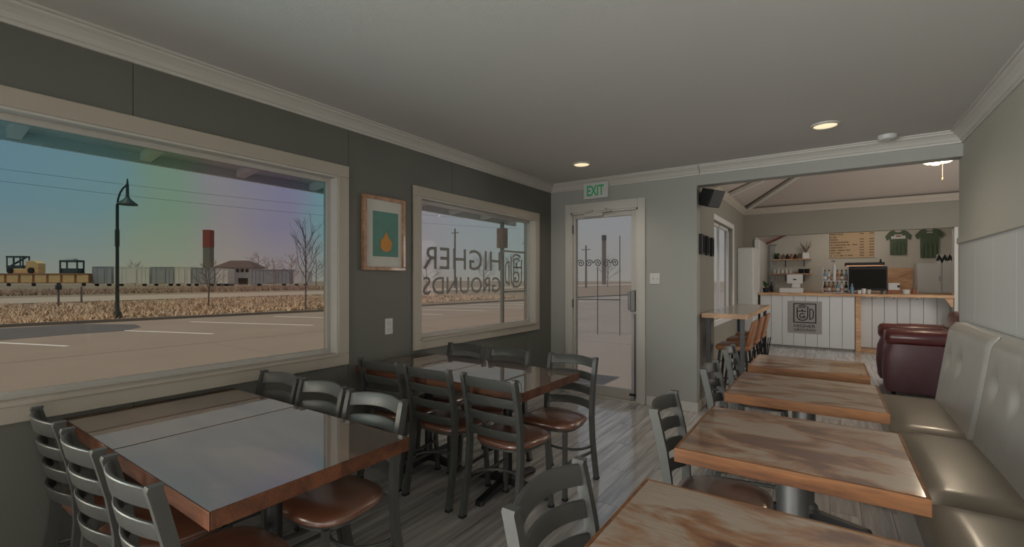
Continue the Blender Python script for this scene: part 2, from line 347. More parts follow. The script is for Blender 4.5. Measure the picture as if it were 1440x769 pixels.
def logo_mesh(t, wd=0.05):
    """cup emblem in a square, unit size, XZ plane"""
    mb = MB(); h = wd/2
    stroke(mb, [(h, h), (1-h, h), (1-h, 1-h), (h, 1-h), (h, h)], wd, t)
    stroke(mb, [(0.17, 0.80), (0.17, 0.36)]+arc(0.40, 0.36, 0.23, 180, 360, 14)+[(0.63, 0.86)], wd, t)
    stroke(mb, [(0.17, 0.60), (0.56, 0.60)], wd, t)
    stroke(mb, [(0.39, 0.60), (0.39, 0.72)], wd, t)
    stroke(mb, arc(0.39, 0.66, 0.16, 35, 145, 10), wd, t)
    stroke(mb, arc(0.39, 0.66, 0.25, 48, 132, 10), wd, t)
    stroke(mb, arc(0.40, 0.37, 0.115, 40, 340, 16)+[(0.40, 0.34)], wd, t)
    stroke(mb, [(0.72, 0.20), (0.82, 0.24), (0.87, 0.34), (0.87, 0.62), (0.82, 0.70), (0.72, 0.72), (0.72, 0.20)], wd*0.9, t)
    return mb

# ------------------------------------------------------------------ setting
XL, XR, YD, ZC, XS = -2.885, 0.866, 5.05, 2.575, -1.134
# floor with individual planks
fl = struct('floor', MB().box(-3.0, XR+0.14, -4.6, 5.19, -0.12, -0.010).box(-1.67, 3.3, 5.19, 13.7, -0.12, -0.010), FLOORB)
pw, pl, gp = 0.152, 1.22, 0.0022
def planks(xa, xb, ya, yb, seed, phase):
    x = xa; r = 0; rr = random.Random(seed)
    while x < xb-0.02:
        y = ya - ((r*0.43+phase) % 1.0)*pl; x1 = min(x+pw, xb)
        while y < yb:
            a, b = max(y, ya), min(y+pl, yb)
            if b-a > 0.02: MB().box(x+gp/2, x1-gp/2, a+gp/2, b-gp/2, -0.011, rr.uniform(-0.0012, 0)).build('plank', PLANK, fl)
            y += pl
        x += pw; r += 1
planks(XL+0.005, XR-0.005, 0.15, YD+0.07, 1, 0.2)
planks(XS+0.02, 2.1, YD+0.07, 11.1, 2, 0.6)
st = MB()
st.box(XL, XR, -4.5, 0.148, -0.010, -0.001); st.box(-1.5, 2.2, 11.1, 13.6, -0.010, -0.001); st.box(2.1, 3.2, 5.1, 11.1, -0.010, -0.001); st.box(-1.5, XS+0.018, 5.95, 11.1, -0.010, -0.001)
o = st.build('plank_field', PLANK, fl); o['kind'] = 'stuff'

struct('ceiling', B(-3.0, XR+0.14, -4.6, YD+0.14, ZC, ZC+0.12), CEIL)
# left wall with two window openings
W1 = (-1.6, 1.985, 0.86, 2.125); W2 = (2.79, 4.655, 0.875, 2.10)
SEAMS = [-4.5, -2.965, -1.70, -0.44, 0.818, 2.079, 3.202, 4.46, YD]
def holes_wall(name, x0, x1, holes, y0, y1, z0, z1, m):
    mb = MB(); ys = y0
    for (a, b, c, d) in holes:
        mb.box(x0, x1, ys, a, z0, z1); mb.box(x0, x1, a, b, z0, c); mb.box(x0, x1, a, b, d, z1); ys = b
    mb.box(x0, x1, ys, y1, z0, z1); return struct(name, mb, m)
wl = holes_wall('wall_left', -3.03, XL-0.007, [W1, W2], -4.6, YD+0.14, -0.1, ZC+0.1, WALL_L)
for a, b in zip(SEAMS[:-1], SEAMS[1:]):
    cuts = [(a, b, [])]
    segs = []; ys = a
    for (ha, hb, hc, hd) in (W1, W2):
        lo, hi = max(a, ha), min(b, hb)
        if hi > lo:
            if lo > ys: segs.append((ys, lo, None))
            segs.append((lo, hi, (hc, hd))); ys = hi
    if ys < b: segs.append((ys, b, None))
    mb = MB()
    for (p, q, h) in segs:
        ga = 0.002 if p == a else 0; gb = 0.002 if q == b else 0
        if h is None: mb.box(XL-0.007, XL, p+ga, q-gb, 0.0, ZC)
        else: mb.box(XL-0.007, XL, p+ga, q-gb, 0.0, h[0]); mb.box(XL-0.007, XL, p+ga, q-gb, h[1], ZC)
    mb.build('wall_panel', WALL_L, wl)
struct('wall_back', B(-3.0, XR+0.14, -4.7, -4.55, -0.1, ZC), WALL_G)
# door wall
DX0, DX1, DZ = -2.60, -1.76, 2.20
mb = MB(); mb.box(XL-0.02, DX0, YD, YD+0.14, 0, ZC); mb.box(DX1, XS, YD, YD+0.14, 0, ZC); mb.box(DX0, DX1, YD, YD+0.14, DZ, ZC)
struct('wall_front', mb, WALL_G)
# thick return wall beside the passage and header beam over it
struct('wall_return', B(-1.53, XS, YD+0.14, 5.93, 0, 3.0), WALL_BR)
struct('trim_1', B(XS, XR+0.018, YD, YD+0.14, 2.375, ZC), WALL_G)
# right wall: plain above, proud shiplap wainscot below with a rail
wr = struct('wall_right', B(XR+0.018, XR+0.16, -4.6, YD+0.14, -0.1, ZC), WALL_R)
B(XR, XR+0.018, -4.5, YD+0.02, 1.725, 2.33).build('wall_panel', WALL_R, wr, bevel=0.004)
yy = YD+0.02
while yy > -0.5:
    B(XR+0.002, XR+0.018, yy-0.448, yy-0.002, 0.0, 1.675).build('wall_board', WALL_W, wr); yy -= 0.45
B(XR-0.016, XR+0.018, -4.5, YD+0.03, 1.675, 1.725).build('chair_rail', WALL_R, wr, bevel=0.006)

def crown(name, p0, p1, nrm, zc, m, h=0.095, d=0.085, parent=None):
    """crown moulding from p0 to p1 (xy), nrm points into the room"""
    prof = [(0, -h), (0.012, -h), (0.014, -h+0.016), (0.022, -h+0.02), (0.034, -h+0.042), (0.052, -h+0.060), (d-0.016, -0.024), (d-0.014, -0.014), (d, -0.012), (d, 0), (0, 0)]
    mb = MB(); n = len(prof); vs = []
    for p in (p0, p1):
        for a, b in prof: vs.append((p[0]+nrm[0]*a, p[1]+nrm[1]*a, zc+b))
    fs = [tuple(range(n)), tuple(range(2*n-1, n-1, -1))]+[(i, i+n, (i+1) % n+n, (i+1) % n) for i in range(n)]
    mb.add(vs, fs)
    return struct(name, mb, m, parent)
crown('trim_2', (XL, -4.5), (XL, YD), (1, 0), ZC, TRIM)
crown('trim_3', (XL, YD), (XS+0.03, YD), (0, -1), ZC, TRIM)
crown('trim_4', (XS+0.035, YD), (XR+0.018, YD), (0, -1), ZC, TRIM)
crown('trim_5', (XR+0.018, -4.5), (XR+0.018, YD), (-1, 0), ZC, TRIM)
# baseboards
struct('baseboard_left', B(XL, XL+0.014, -4.5, YD, 0, 0.10), TRIM, bevel=0.003)
struct('baseboard_front', B(-1.665, XS+0.014, YD-0.014, YD, 0, 0.10), TRIM, bevel=0.003)
struct('baseboard_return', B(XS, XS+0.014, YD, 5.93, 0, 0.10), TRIM_B, bevel=0.003)

# windows of the left wall
def window(name, hole, glassm, left_casing=True):
    a, b, c, d = hole; r = sroot(name, (XL, (a+b)/2, c)); inv = Matrix.Translation((-XL, -(a+b)/2, -c))
    def part(n, mb, m, **k): return xform(mb, inv).build(n, m, r, **k)
    cw = 0.085
    part('casing', B(XL, XL+0.022, a-cw, b+cw, d, d+cw), TRIM_B, bevel=0.004)
    part('casing', B(XL, XL+0.022, a-cw, b+cw, c-cw, c), TRIM_B, bevel=0.004)
    part('casing', B(XL, XL+0.022, b, b+cw, c, d), TRIM_B, bevel=0.004)
    part('casing', B(XL, XL+0.022, a-cw, a, c, d), TRIM_B, bevel=0.004)
    part('sill', B(-3.03, XL+0.034, a, b, c-0.012, c+0.006), TRIM_B, bevel=0.004)
    part('jamb', B(-3.03, XL+0.012, b-0.012, b+0.004, c, d), TRIM, bevel=0.002)
    part('jamb', B(-3.03, XL+0.012, a-0.004, a+0.012, c, d), TRIM, bevel=0.002)
    part('jamb', B(-3.03, XL+0.012, a, b, d-0.012, d+0.004), TRIM, bevel=0.002)
    fr = MB(); s = 0.028
    fr.box(-2.985, -2.945, a+0.012, b-0.012, c+0.006, c+0.006+s); fr.box(-2.985, -2.945, a+0.012, b-0.012, d-0.012-s, d-0.012)
    fr.box(-2.985, -2.945, a+0.012, a+0.012+s, c+0.03, d-0.04); fr.box(-2.985, -2.945, b-0.012-s, b-0.012, c+0.03, d-0.04)
    part('window_frame', fr, ALU)
    pn = MB().box(-2.967, -2.963, a+0.03, b-0.03, c+0.025, d-0.03).build('pane', glassm); pn.parent = r; pn.matrix_parent_inverse = inv
    return r
w1 = window('window_1', W1, GLASS1)
w2 = window('window_2', W2, GLASS2)
# mirrored vinyl lettering on the second window (reads from outside)
ML = Matrix(((0, 1, 0, -2.962), (-1, 0, 0, 0), (0, 0, 1, 0), (0, 0, 0, 1)))
def wl_text(mb, y_left, z): 
    mb = xform(mb, Matrix.Translation((0, y_left, z)) @ Matrix(((0, 1, 0, -2.9605), (-1, 0, 0, 0), (0, 0, 1, 0), (0, 0, 0, 1))))
    o = mb.build('lettering', GREYV, w2); o.matrix_parent_inverse = Matrix.Translation((-XL, -(W2[0]+W2[1])/2, -W2[2])); return o
wl_text(text_mesh('HIGHER', 0.207, 0.002, bold=0.002, width=1.165, spacing=1.05), 4.065, 1.484)
wl_text(text_mesh('GROUNDS', 0.163, 0.002, bold=0.002, width=1.165, spacing=1.05), 4.065, 1.253)
lg = logo_mesh(0.002/0.46, 0.045); wl_text(xform(lg, Matrix.Diagonal((0.465, 0.46, 0.475, 1))), 4.565, 1.243)

# glazed entrance door
d1 = sroot('door_1', (DX0, YD, 0)); DI = Matrix.Translation((-DX0, -YD, 0))
def dpart(n, mb, m, parent=d1, **k): return xform(mb, DI).build(n, m, parent, **k)
cw = 0.075
dpart('casing', B(DX0-cw, DX0, YD-0.022, YD, 0, DZ+cw+0.03), TRIM, bevel=0.004); dpart('casing', B(DX1, DX1+cw+0.01, YD-0.022, YD, 0, DZ+cw+0.03), TRIM, bevel=0.004)
dpart('casing', B(DX0, DX1, YD-0.022, YD, DZ, DZ+cw+0.03), TRIM, bevel=0.004)
dpart('jamb', B(DX0-0.005, DX0+0.02, YD-0.01, YD+0.14, 0, DZ), TRIM); dpart('jamb', B(DX1-0.02, DX1+0.005, YD-0.01, YD+0.14, 0, DZ), TRIM); dpart('jamb', B(DX0, DX1, YD-0.01, YD+0.14, DZ-0.02, DZ), TRIM)
lf = MB(); x0, x1 = DX0+0.022, DX1-0.022; gx0, gx1 = DX0+0.055, DX1-0.085; ly0, ly1 = YD+0.012, YD+0.055
lf.box(x0, gx0, ly0, ly1, 0.02, DZ-0.022); lf.box(gx1, x1-0.03, ly0, ly1, 0.02, DZ-0.022); lf.box(gx0, gx1, ly0, ly1, 0.02, 0.135); lf.box(gx0, gx1, ly0, ly1, DZ-0.075, DZ-0.022)
leaf = dpart('door_leaf', lf, ALU, bevel=0.003)
o = dpart('pane', B(gx0, gx1, YD+0.032, YD+0.036, 0.135, DZ-0.075), GLASS3, leaf)
dpart('edge_plate', B(x1-0.03, x1, ly0-0.002, ly1, 0.04, 1.0), DKSTEEL, leaf); dpart('edge_plate', B(x1-0.03, x1, ly0, ly1, 1.0, DZ-0.022), ALU, leaf)
hb = MB().box(gx1+0.0, gx1+0.055, YD-0.035, YD+0.012, 1.03, 1.27); hb.box(gx1-0.02, gx1+0.01, YD-0.05, YD-0.03, 1.05, 1.25)
dpart('handle', hb, STEEL, leaf, bevel=0.006)
cl = MB().box(-2.42, -2.18, YD-0.028, YD+0.01, DZ-0.062, DZ-0.022); cl.cyl((-2.20, YD-0.03, DZ-0.02), (-2.05, YD-0.055, DZ-0.01), 0.008); cl.cyl((-2.05, YD-0.055, DZ-0.01), (-2.15, YD-0.025, DZ+0.02), 0.008); cl.cyl((-2.40, YD-0.03, DZ-0.01), (-2.3, YD-0.03, DZ+0.01), 0.012)
dpart('door_closer', cl, ALU, leaf, bevel=0.004)
for hz in (0.25, 1.1, 2.0): dpart('hinge', B(DX0+0.016, DX0+0.03, YD-0.012, YD+0.012, hz-0.05, hz+0.05), STEEL, leaf)
dpart('door_stop', B(x1-0.075, x1+0.0, YD-0.02, YD+0.01, 0.075, 0.095), BLACK, leaf)
dpart('threshold', B(DX0, DX1, YD-0.03, YD+0.15, -0.012, 0.018), ALU, bevel=0.004)

# ---- back room shell (vaulted) and service opening
YB = 11.1; XB = -1.53; ZP = 2.90; XE = 3.2
BW = (7.5, 9.70, 0.72, 2.36)
wbl = holes_wall('wall_service_left', XB-0.14, XB, [BW], 5.93, YB+0.15, -0.1, ZP, WALL_BR)
OX0, OX1, OZ = -1.30, 1.875, 2.315
mb = MB(); mb.box(XB-0.1, OX0, YB, YB+0.13, 0, 3.05); mb.box(OX1, XE+0.1, YB, YB+0.13, 0, 3.05); mb.box(OX0, OX1, YB, YB+0.13, OZ, 3.05)
struct('wall_service_end', mb, WALL_BR)
struct('wall_service_right', B(XE, XE+0.14, YD, YB+0.1, -0.1, 3.05), WALL_BR)
mb = MB(); mb.box(XB-0.1, XE, YD+0.1, YD+0.14, ZC+0.1, 4.2); struct('wall_service_near', mb, WALL_BR)
k = 0.40
va = MB()   # two roof slopes and flat crown as closed slabs
ztop = ZP+k*2.6
def slab(pts, t=0.06): 
    n = len(pts); va.add([tuple(p) for p in pts]+[(p[0], p[1], p[2]+t) for p in pts], [tuple(range(n)), tuple(range(2*n-1, n-1, -1))]+[(i, (i+1) % n, (i+1) % n+n, i+n) for i in range(n)])
slab([(XB-0.1, YB+0.1, ZP), (XE+0.1, YB+0.1, ZP), (XE+0.1, YB-2.6, ztop), (XB+2.5, YB-2.6, ztop)])
slab([(XB-0.1, YB+0.1, ZP), (XB+2.5, YB-2.6, ztop), (XB+2.5, YD, ztop), (XB-0.1, YD, ZP)])
slab([(XB+2.5, YB-2.6, ztop), (XE+0.1, YB-2.6, ztop), (XE+0.1, YD, ztop), (XB+2.5, YD, ztop)])
vo = struct('ceiling_service', va, VAULT)
# hip and rafter boards on the vault
def vbeam(p0, p1, wd, th, m, name='rafter_board'):
    P0, P1 = Vector(p0), Vector(p1); t = (P1-P0).normalized(); s = t.cross(Vector((0, 0, 1))).normalized(); u = s.cross(t)
    vs = []; 
    for p in (P0, P1):
        for a, b in ((-1, 0), (1, 0), (1, -1), (-1, -1)): vs.append(p+s*a*wd/2+u*b*th)
    return MB().add(vs, [(0, 1, 2, 3), (7, 6, 5, 4), (0, 4, 5, 1), (1, 5, 6, 2), (2, 6, 7, 3), (3, 7, 4, 0)]).build(name, m, vo)
vbeam((XB, YB, ZP-0.01), (XB+2.5, YB-2.5, ztop-0.0), 0.10, 0.05, TRIM)
for yb in (9.0, 7.2): vbeam((XB, yb, ZP), (XB+2.4, yb, ZP+k*2.4), 0.10, 0.05, TRIM)
crown('trim_6', (XB, 5.95), (XB, YB), (1, 0), ZP+0.01, TRIM_B, 0.12, 0.09)
crown('trim_7', (XB, YB), (XE, YB), (0, -1), ZP+0.01, TRIM_B, 0.12, 0.09)
# raked crown on the return wall
mb = MB(); mb.add([(XS, YD+0.14, 2.37), (XS+0.07, YD+0.14, 2.40), (XS+0.07, YD+0.14, 2.47), (XS, YD+0.14, 2.47), (XS, 6.0, 2.50), (XS+0.07, 6.0, 2.53), (XS+0.07, 6.0, 2.60), (XS, 6.0, 2.60)],
    [(0, 1, 2, 3), (7, 6, 5, 4), (0, 4, 5, 1), (1, 5, 6, 2), (2, 6, 7, 3), (3, 7, 4, 0)]); struct('trim_8', mb, TRIM_B)
# service room window
w3 = sroot('window_3', (XB, (BW[0]+BW[1])/2, BW[2])); WI = Matrix.Translation((-XB, -(BW[0]+BW[1])/2, -BW[2]))
def w3p(n, mb, m, **kk): return xform(mb, WI).build(n, m, w3, **kk)
w3p('casing', B(XB, XB+0.025, BW[1], BW[1]+0.10, BW[2]-0.09, BW[3]+0.09), WHITE, bevel=0.004); w3p('casing', B(XB, XB+0.025, BW[0], BW[1], BW[3], BW[3]+0.09), WHITE, bevel=0.004)
w3p('casing', B(XB, XB+0.025, BW[0], BW[1], BW[2]-0.09, BW[2]), WHITE, bevel=0.004); w3p('casing', B(XB, XB+0.025, BW[0]-0.09, BW[0], BW[2]-0.09, BW[3]+0.09), WHITE, bevel=0.004)
fr = MB(); fr.box(XB-0.10, XB-0.06, BW[0], BW[1], BW[2], BW[2]+0.05); fr.box(XB-0.10, XB-0.06, BW[0], BW[1], BW[3]-0.05, BW[3]); fr.box(XB-0.10, XB-0.06, BW[0], BW[0]+0.05, BW[2], BW[3]); fr.box(XB-0.10, XB-0.06, BW[1]-0.05, BW[1], BW[2], BW[3]); fr.box(XB-0.10, XB-0.06, 8.75, 8.80, BW[2], BW[3])
w3p('window_frame', fr, WHITE); w3p('pane', B(XB-0.082, XB-0.078, BW[0]+0.05, BW[1]-0.05, BW[2]+0.05, BW[3]-0.05), GLASS3)
# kitchen behind the opening
YK = 13.6
struct('wall_kitchen_end', B(-1.5, 2.6, YK, YK+0.12, -0.1, 3.1), mat('kitchen_wall', (0.47, 0.45, 0.40), 0.8, noise=(3, 0.03)))
struct('wall_kitchen_left', B(-1.44, -1.30, YB+0.13, YK, -0.1, 3.1), WALL_W)
struct('wall_kitchen_right', B(2.45, 2.6, YB+0.13, YK, -0.1, 3.1), WALL_W)
struct('ceiling_kitchen', B(-1.5, 2.6, YB+0.13, YK+0.1, 2.95, 3.05), VAULT)
struct('trim_9', B(OX0-0.01, OX0+0.08, YB-0.03, YB+0.14, 1.10, 2.245), WHITE, bevel=0.004)
struct('trim_10', B(OX1-0.05, OX1+0.0, YB-0.03, YB+0.16, 0, OZ), WHITE, bevel=0.004)

# ------------------------------------------------------------------ fittings on the walls and ceiling
def downlight(label, x, y):
    t = thing('ceiling_downlight', label, 'ceiling light', (x, y, ZC), 0, 'recessed lights')
    MB().lathe([(0.075, 0.0), (0.098, 0.0), (0.095, -0.012), (0.08, -0.014), (0.075, -0.006)], 24).build('trim_ring', TRIM, t, smooth=40)
    MB().lathe([(0.076, -0.004), (0.076, -0.009), (0.06, -0.012)], 24).build('lens', LAMP, t, smooth=40)
    d = bpy.data.lights.new('downlight_beam', 'SPOT'); d.energy = 26; d.color = (1, 0.88, 0.74); d.spot_size = 2.6; d.spot_blend = 0.8; d.shadow_soft_size = 0.07
    l = bpy.data.objects.new('downlight_beam', d); C.objects.link(l); l.location = (x, y, ZC-0.03)
downlight('round recessed ceiling light nearer the right side, over the passage', -0.02, 4.25)
downlight('round recessed ceiling light in front of the green exit sign', -2.08, 4.27)
t = thing('smoke_detector', 'small round white smoke detector on the ceiling by the header beam', 'smoke detector', (0.40, 4.86, ZC))
MB().lathe([(0.065, 0), (0.065, -0.02), (0.055, -0.035), (0.02, -0.042)], 20).build('housing', WHITE, t, smooth=40); MB().lathe([(0.018, -0.041), (0.014, -0.046)], 12).build('vent_cap', TRIM, t)

t = thing('exit_sign', 'white exit sign with green letters mounted above the glass door', 'exit sign', (-2.255, YD-0.02, 2.345))
MB().box(-0.155, 0.155, -0.035, 0.02, 0, 0.188).build('housing', WHITE, t, bevel=0.006)
xform(text_mesh('EXIT', 0.122, 0.004, bold=0.022, width=0.215), Matrix.Translation((-0.108, -0.0385, 0.032))).build('lettering', GREEN, t)
MB().box(-0.03, 0.03, -0.02, 0.02, 0.188, 0.222).build('canopy', WHITE, t)

t = thing('light_switch', 'white light switch plate on the wall right of the glass door', 'switch', (-1.572, YD, 1.34))
MB().box(-0.055, 0.055, -0.008, 0, 0, 0.12).build('plate', WHITE, t, bevel=0.003)
for dx in (-0.023, 0.023): MB().box(dx-0.006, dx+0.006, -0.018, -0.008, 0.05, 0.072).build('toggle', WHITE, t)
t = thing('wall_outlet', 'white outlet plate on the left wall between the windows', 'outlet', (XL, 2.45, 0.955))
MB().box(0, 0.007, -0.038, 0.038, 0, 0.125).build('plate', WHITE, t, bevel=0.003)
for dz in (0.035, 0.088): MB().box(0.007, 0.010, -0.017, 0.017, dz-0.016, dz+0.016).build('socket', TRIM, t, bevel=0.002)

t = thing('framed_picture', 'copper wood framed print with orange shape on teal, between the two windows', 'picture', (XL, 2.395, 1.46))
hw, hh = 0.205, 0.575; fr = MB(); fw = 0.028
fr.box(0.0, 0.035, -hw, hw, 0, fw); fr.box(0, 0.035, -hw, hw, hh-fw, hh); fr.box(0, 0.035, -hw, -hw+fw, fw, hh-fw); fr.box(0, 0.035, hw-fw, hw, fw, hh-fw)
fr.build('frame', COPPERW, t, bevel=0.004)
MB().box(0.004, 0.014, -hw+fw, hw-fw, fw, hh-fw).build('mat_board', MATW, t)
MB().box(0.014, 0.016, -hw+0.095, hw-0.065, 0.11, hh-0.115).build('print', TEAL, t)
pp = [(0.0, 0.16)]+[(math.cos(math.radians(a))*(0.058+0.006*math.sin(a*0.11)), 0.06+math.sin(math.radians(a))*0.058) for a in range(60, -241, -20)]
xform(MB().prism(pp, 0, 0.002), Matrix.Translation((0.018, 0.015, 0.145)) @ Matrix(((0, 1, 0, 0), (1, 0, 0, 0), (0, 0, 1, 0), (0, 0, 0, 1)))).build('orange_shape', ORANGE, t)

for i, (ya, nm) in enumerate(((5.215, 'nearest the door of the three'), (5.475, 'middle of the three'), (5.74, 'furthest of the three'))):
    t = thing('small_black_frame', 'small black frame on the passage wall under the speaker, '+nm, 'picture', (XS, ya, 1.662-0.0*i), 0, 'black frames on the passage wall')
    f = MB(); a, h = 0.046+0.022*(i == 0), 0.215
    f.box(0, 0.03, -a, a, 0, 0.018); f.box(0, 0.03, -a, a, h-0.018, h); f.box(0, 0.03, -a, -a+0.018, 0.018, h-0.018); f.box(0, 0.03, a-0.018, a, 0.018, h-0.018)
    f.build('frame', BLACK, t); MB().box(0.004, 0.02, -a+0.018, a-0.018, 0.018, h-0.018).build('photo', BLACK, t)
t = thing('wall_speaker', 'black wall speaker tilted down on a bracket high on the passage wall', 'speaker', (XS, 5.20, 2.26))
Ms = Matrix.Translation((0.10, 0, 0)) @ Euler((0, math.radians(25), math.radians(-25))).to_matrix().to_4x4()
MB().prism([(-0.06, -0.10), (0.08, -0.085), (0.08, 0.10), (-0.06, 0.08)], -0.10, 0.10, Ms).build('cabinet', BLACK, t, bevel=0.008)
MB().box(0.08, 0.086, -0.09, 0.09, -0.075, 0.09, Ms).build('grille', mat('speaker_grille', (0.03, 0.03, 0.032), 0.6), t)
MB().box(0, 0.012, -0.05, 0.05, -0.06, 0.06).cyl((0.01, 0, 0), (0.09, 0, 0), 0.015).build('bracket', BLACK, t)

# ------------------------------------------------------------------ chairs
def ellip(a, b, n=28, p=2.6, taper=0.0):
    out = []
    for i in range(n):
        th = 2*PI*i/n; c, s = math.cos(th), math.sin(th)
        x = a*math.copysign(abs(c)**(2/p), c); y = b*math.copysign(abs(s)**(2/p), s)
        out.append((x*(1+taper*y/b), y))
    return out
def make_chair(name, label):
    t = thing(name, label, 'chair', group='ladder back dining chairs')
    for s in (-1, 1):
        x = s*0.183
        p = MB().bar([(x+s*0.004, -0.262, 0.012), (x+s*0.002, -0.232, 0.16), (x, -0.208, 0.30), (x, -0.196, 0.44), (x, -0.202, 0.56), (x, -0.222, 0.68), (x, -0.252, 0.80), (x, -0.262, 0.835), (x, -0.258, 0.846)], 0.027, 0.040).build('back_post', METAL, t, smooth=50)
        MB().box(x+s*0.004-0.016, x+s*0.004+0.016, -0.284, -0.242, 0, 0.014).build('glide', BLACK, p)
        l = MB().bar([(s*0.172, 0.178, 0.012), (s*0.165, 0.165, 0.20), (s*0.160, 0.155, 0.425)], 0.026, 0.026).build('leg', METAL, t, smooth=50)
        MB().box(s*0.172-0.016, s*0.172+0.016, 0.162, 0.194, 0, 0.014).build('glide', BLACK, l)
        MB().tube([(s*0.178, -0.222, 0.20), (s*0.166, 0.165, 0.22)], 0.010, 8).build('stretcher', METAL, t, smooth=50)
    MB().tube([(-0.17, -0.19, 0.24)]+[(0.17*math.sin(a), -0.19+0.16*math.cos(a), 0.24) for a in [math.radians(q) for q in range(-80, 81, 16)]]+[(0.17, -0.19, 0.24)], 0.009, 8).build('foot_hoop', METAL, t, smooth=50)
    for j, (z, h) in enumerate(((0.802, 0.062), (0.704, 0.052), (0.610, 0.052), (0.518, 0.052))):
        yb = -0.205-0.19*max(0, z-0.56)
        n = 10; vs = []; fs = []
        for i in range(n+1):
            u = -1+2*i/n; bow = -0.048*(1-u*u); lift = 0.010*(1-u*u)
            for dy, dz in ((-0.007, -h/2), (0.007, -h/2), (0.007, h/2), (-0.007, h/2)):
                vs.append((u*0.176, yb+bow+dy-dz*0.22, z+dz+lift))
        for i in range(n):
            for q in range(4): fs.append((i*4+q, i*4+(q+1) % 4, i*4+4+(q+1) % 4, i*4+4+q))
        fs += [(3, 2, 1, 0), tuple(range(4*n, 4*n+4))]
        MB().add(vs, fs).build('back_slat', METAL, t, smooth=40, bevel=0.003, seg=1)
    ring = [(1.0, 0.432), (1.0, 0.436)]
    f = MB(); 
    f.layers([[(x*0.97, y*0.97, 0.418) for x, y in ellip(0.192, 0.20, 28, 3.0, 0.07)], [(x*0.97, y*0.97, 0.433) for x, y in ellip(0.192, 0.20, 28, 3.0, 0.07)]]); f.build('seat_frame', METAL, t, smooth=40)
    E = ellip(0.202, 0.208, 32, 3.0, 0.07)
    MB().layers([[(x*sx, y*sx, z) for x, y in E] for sx, z in ((0.96, 0.433), (1.0, 0.442), (1.0, 0.452), (0.97, 0.463), (0.88, 0.473), (0.68, 0.481), (0.40, 0.485), (0.15, 0.486))]).build('seat', VINYL, t, smooth=60)
    return t
chair0 = make_chair('dining_chair', 'x')
for ch in chair0.children_recursive:
    for v in ch.data.vertices: v.co.y *= 0.92
spots = []
W_ = 'dark ladder-back chair, '
spots += [(-2.605, 0.700, 0, W_+'near side of the window table, against the window wall'), (-2.11, 0.697, 0, W_+'middle one on the near side of the window table'), (-1.65, 0.700, 0, W_+'near side of the window table, at its front corner'),
          (-2.61, 1.185, PI, W_+'far side of the window table, nearest the big window'), (-2.20, 1.19, PI, W_+'middle one on the far side of the window table'), (-1.76, 1.185, PI+0.03, W_+'far side of the window table, its whole seat in view'),
          (-2.52, 2.286, 0.04, W_+'near side of the second table, beside the wall'), (-2.06, 2.290, 0.0, W_+'middle one on the near side of the second table'), (-1.57, 2.283, -0.02, W_+'near side of the second table, standing out toward the aisle'),
          (-2.52, 2.739, PI, W_+'far side of the second table, below the lettered window'), (-2.08, 2.738, PI, W_+'middle one on the far side of the second table'), (-1.53, 2.735, PI-0.04, W_+'far side of the second table, in front of the glass door'),
          (-0.385, 1.085, -PI/2, W_+'at the aisle end of the nearest booth table'), (-0.375, 2.13, -PI/2+0.05, W_+'at the aisle end of the second booth table'), (-0.385, 3.14, -PI/2, W_+'at the aisle end of the third booth table'), (-0.42, 4.06, -PI/2, W_+'at the aisle end of the furthest booth table')]
for i, (x, y, r, lb) in enumerate(spots):
    if i == 0: chair0.location = (x, y, 0); chair0.rotation_euler = (0, 0, r); chair0['label'] = lb
    else: dup(chair0, (x, y, 0), r, lb)

# ------------------------------------------------------------------ tables
def make_table(label, x0, x1, y0, y1, topm, edgem, colm, group, z=0.76, th=0.052, cr=0.030, cy_off=0.0, e=0.004):
    cx, cy = (x0+x1)/2, (y0+y1)/2; hx, hy = (x1-x0)/2, (y1-y0)/2
    t = thing('pedestal_table', label, 'table', (cx, cy, 0), 0, group)
    MB().box(-hx+e, hx-e, -hy+e, hy-e, z-th+0.006, z).build('tabletop', topm, t)
    for nm, bx in (('edge_band', (-hx, hx, -hy, -hy+e)), ('edge_band', (-hx, hx, hy-e, hy)), ('edge_band', (-hx, -hx+e, -hy+e, hy-e)), ('edge_band', (hx-e, hx, -hy+e, hy-e))):
        MB().box(bx[0], bx[1], bx[2], bx[3], z-th, z).build(nm, edgem, t, bevel=0.003)
    MB().lathe([(cr*1.5, z-th-0.018), (cr*1.5, z-th-0.012)], 16).box(-0.17, 0.17, -0.02, 0.02, z-th-0.012, z-th).box(-0.02, 0.02, -0.17, 0.17, z-th-0.012, z-th).build('top_plate', BLACKM, t)
    Mo = Matrix.Translation((0, cy_off, 0))
    MB().lathe([(cr*1.35, 0.075), (cr*1.3, 0.10), (cr, 0.115), (cr, z-th-0.015)], 18, M=Mo).build('column', colm, t, smooth=40)
    for a in range(4):
        Mr = Mo @ Euler((0, 0, a*PI/2)).to_matrix().to_4x4()
        MB().prism([(0.02, 0.03), (0.02, 0.085), (0.10, 0.07), (0.31, 0.032), (0.32, 0.0), (0.29, 0.0), (0.28, 0.012), (0.10, 0.03)], -0.026, 0.026, Mr).build('foot', BLACKM, t, bevel=0.004)
    return t
make_table('glossy dark wood table against the big window, half of the front pair', -2.86, -2.183, 0.555, 1.275, TOP_L, EDGE_L, BLACKM, 'left wall tables', cy_off=0.03)
make_table('glossy dark wood table of the front pair, its corner toward the room', -2.18, -1.378, 0.555, 1.275, TOP_L, EDGE_L, BLACKM, 'left wall tables', cy_off=0.03)
make_table('glossy dark wood table under the lettered window, wall half of the back pair', -2.86, -2.143, 2.125, 2.83, TOP_L, EDGE_L, BLACKM, 'left wall tables', cy_off=0.035)
make_table('glossy dark wood table of the back pair, nearest the glass door', -2.14, -1.395, 2.125, 2.83, TOP_L, EDGE_L, BLACKM, 'left wall tables', cy_off=0.035)
RT = 'booth tables'
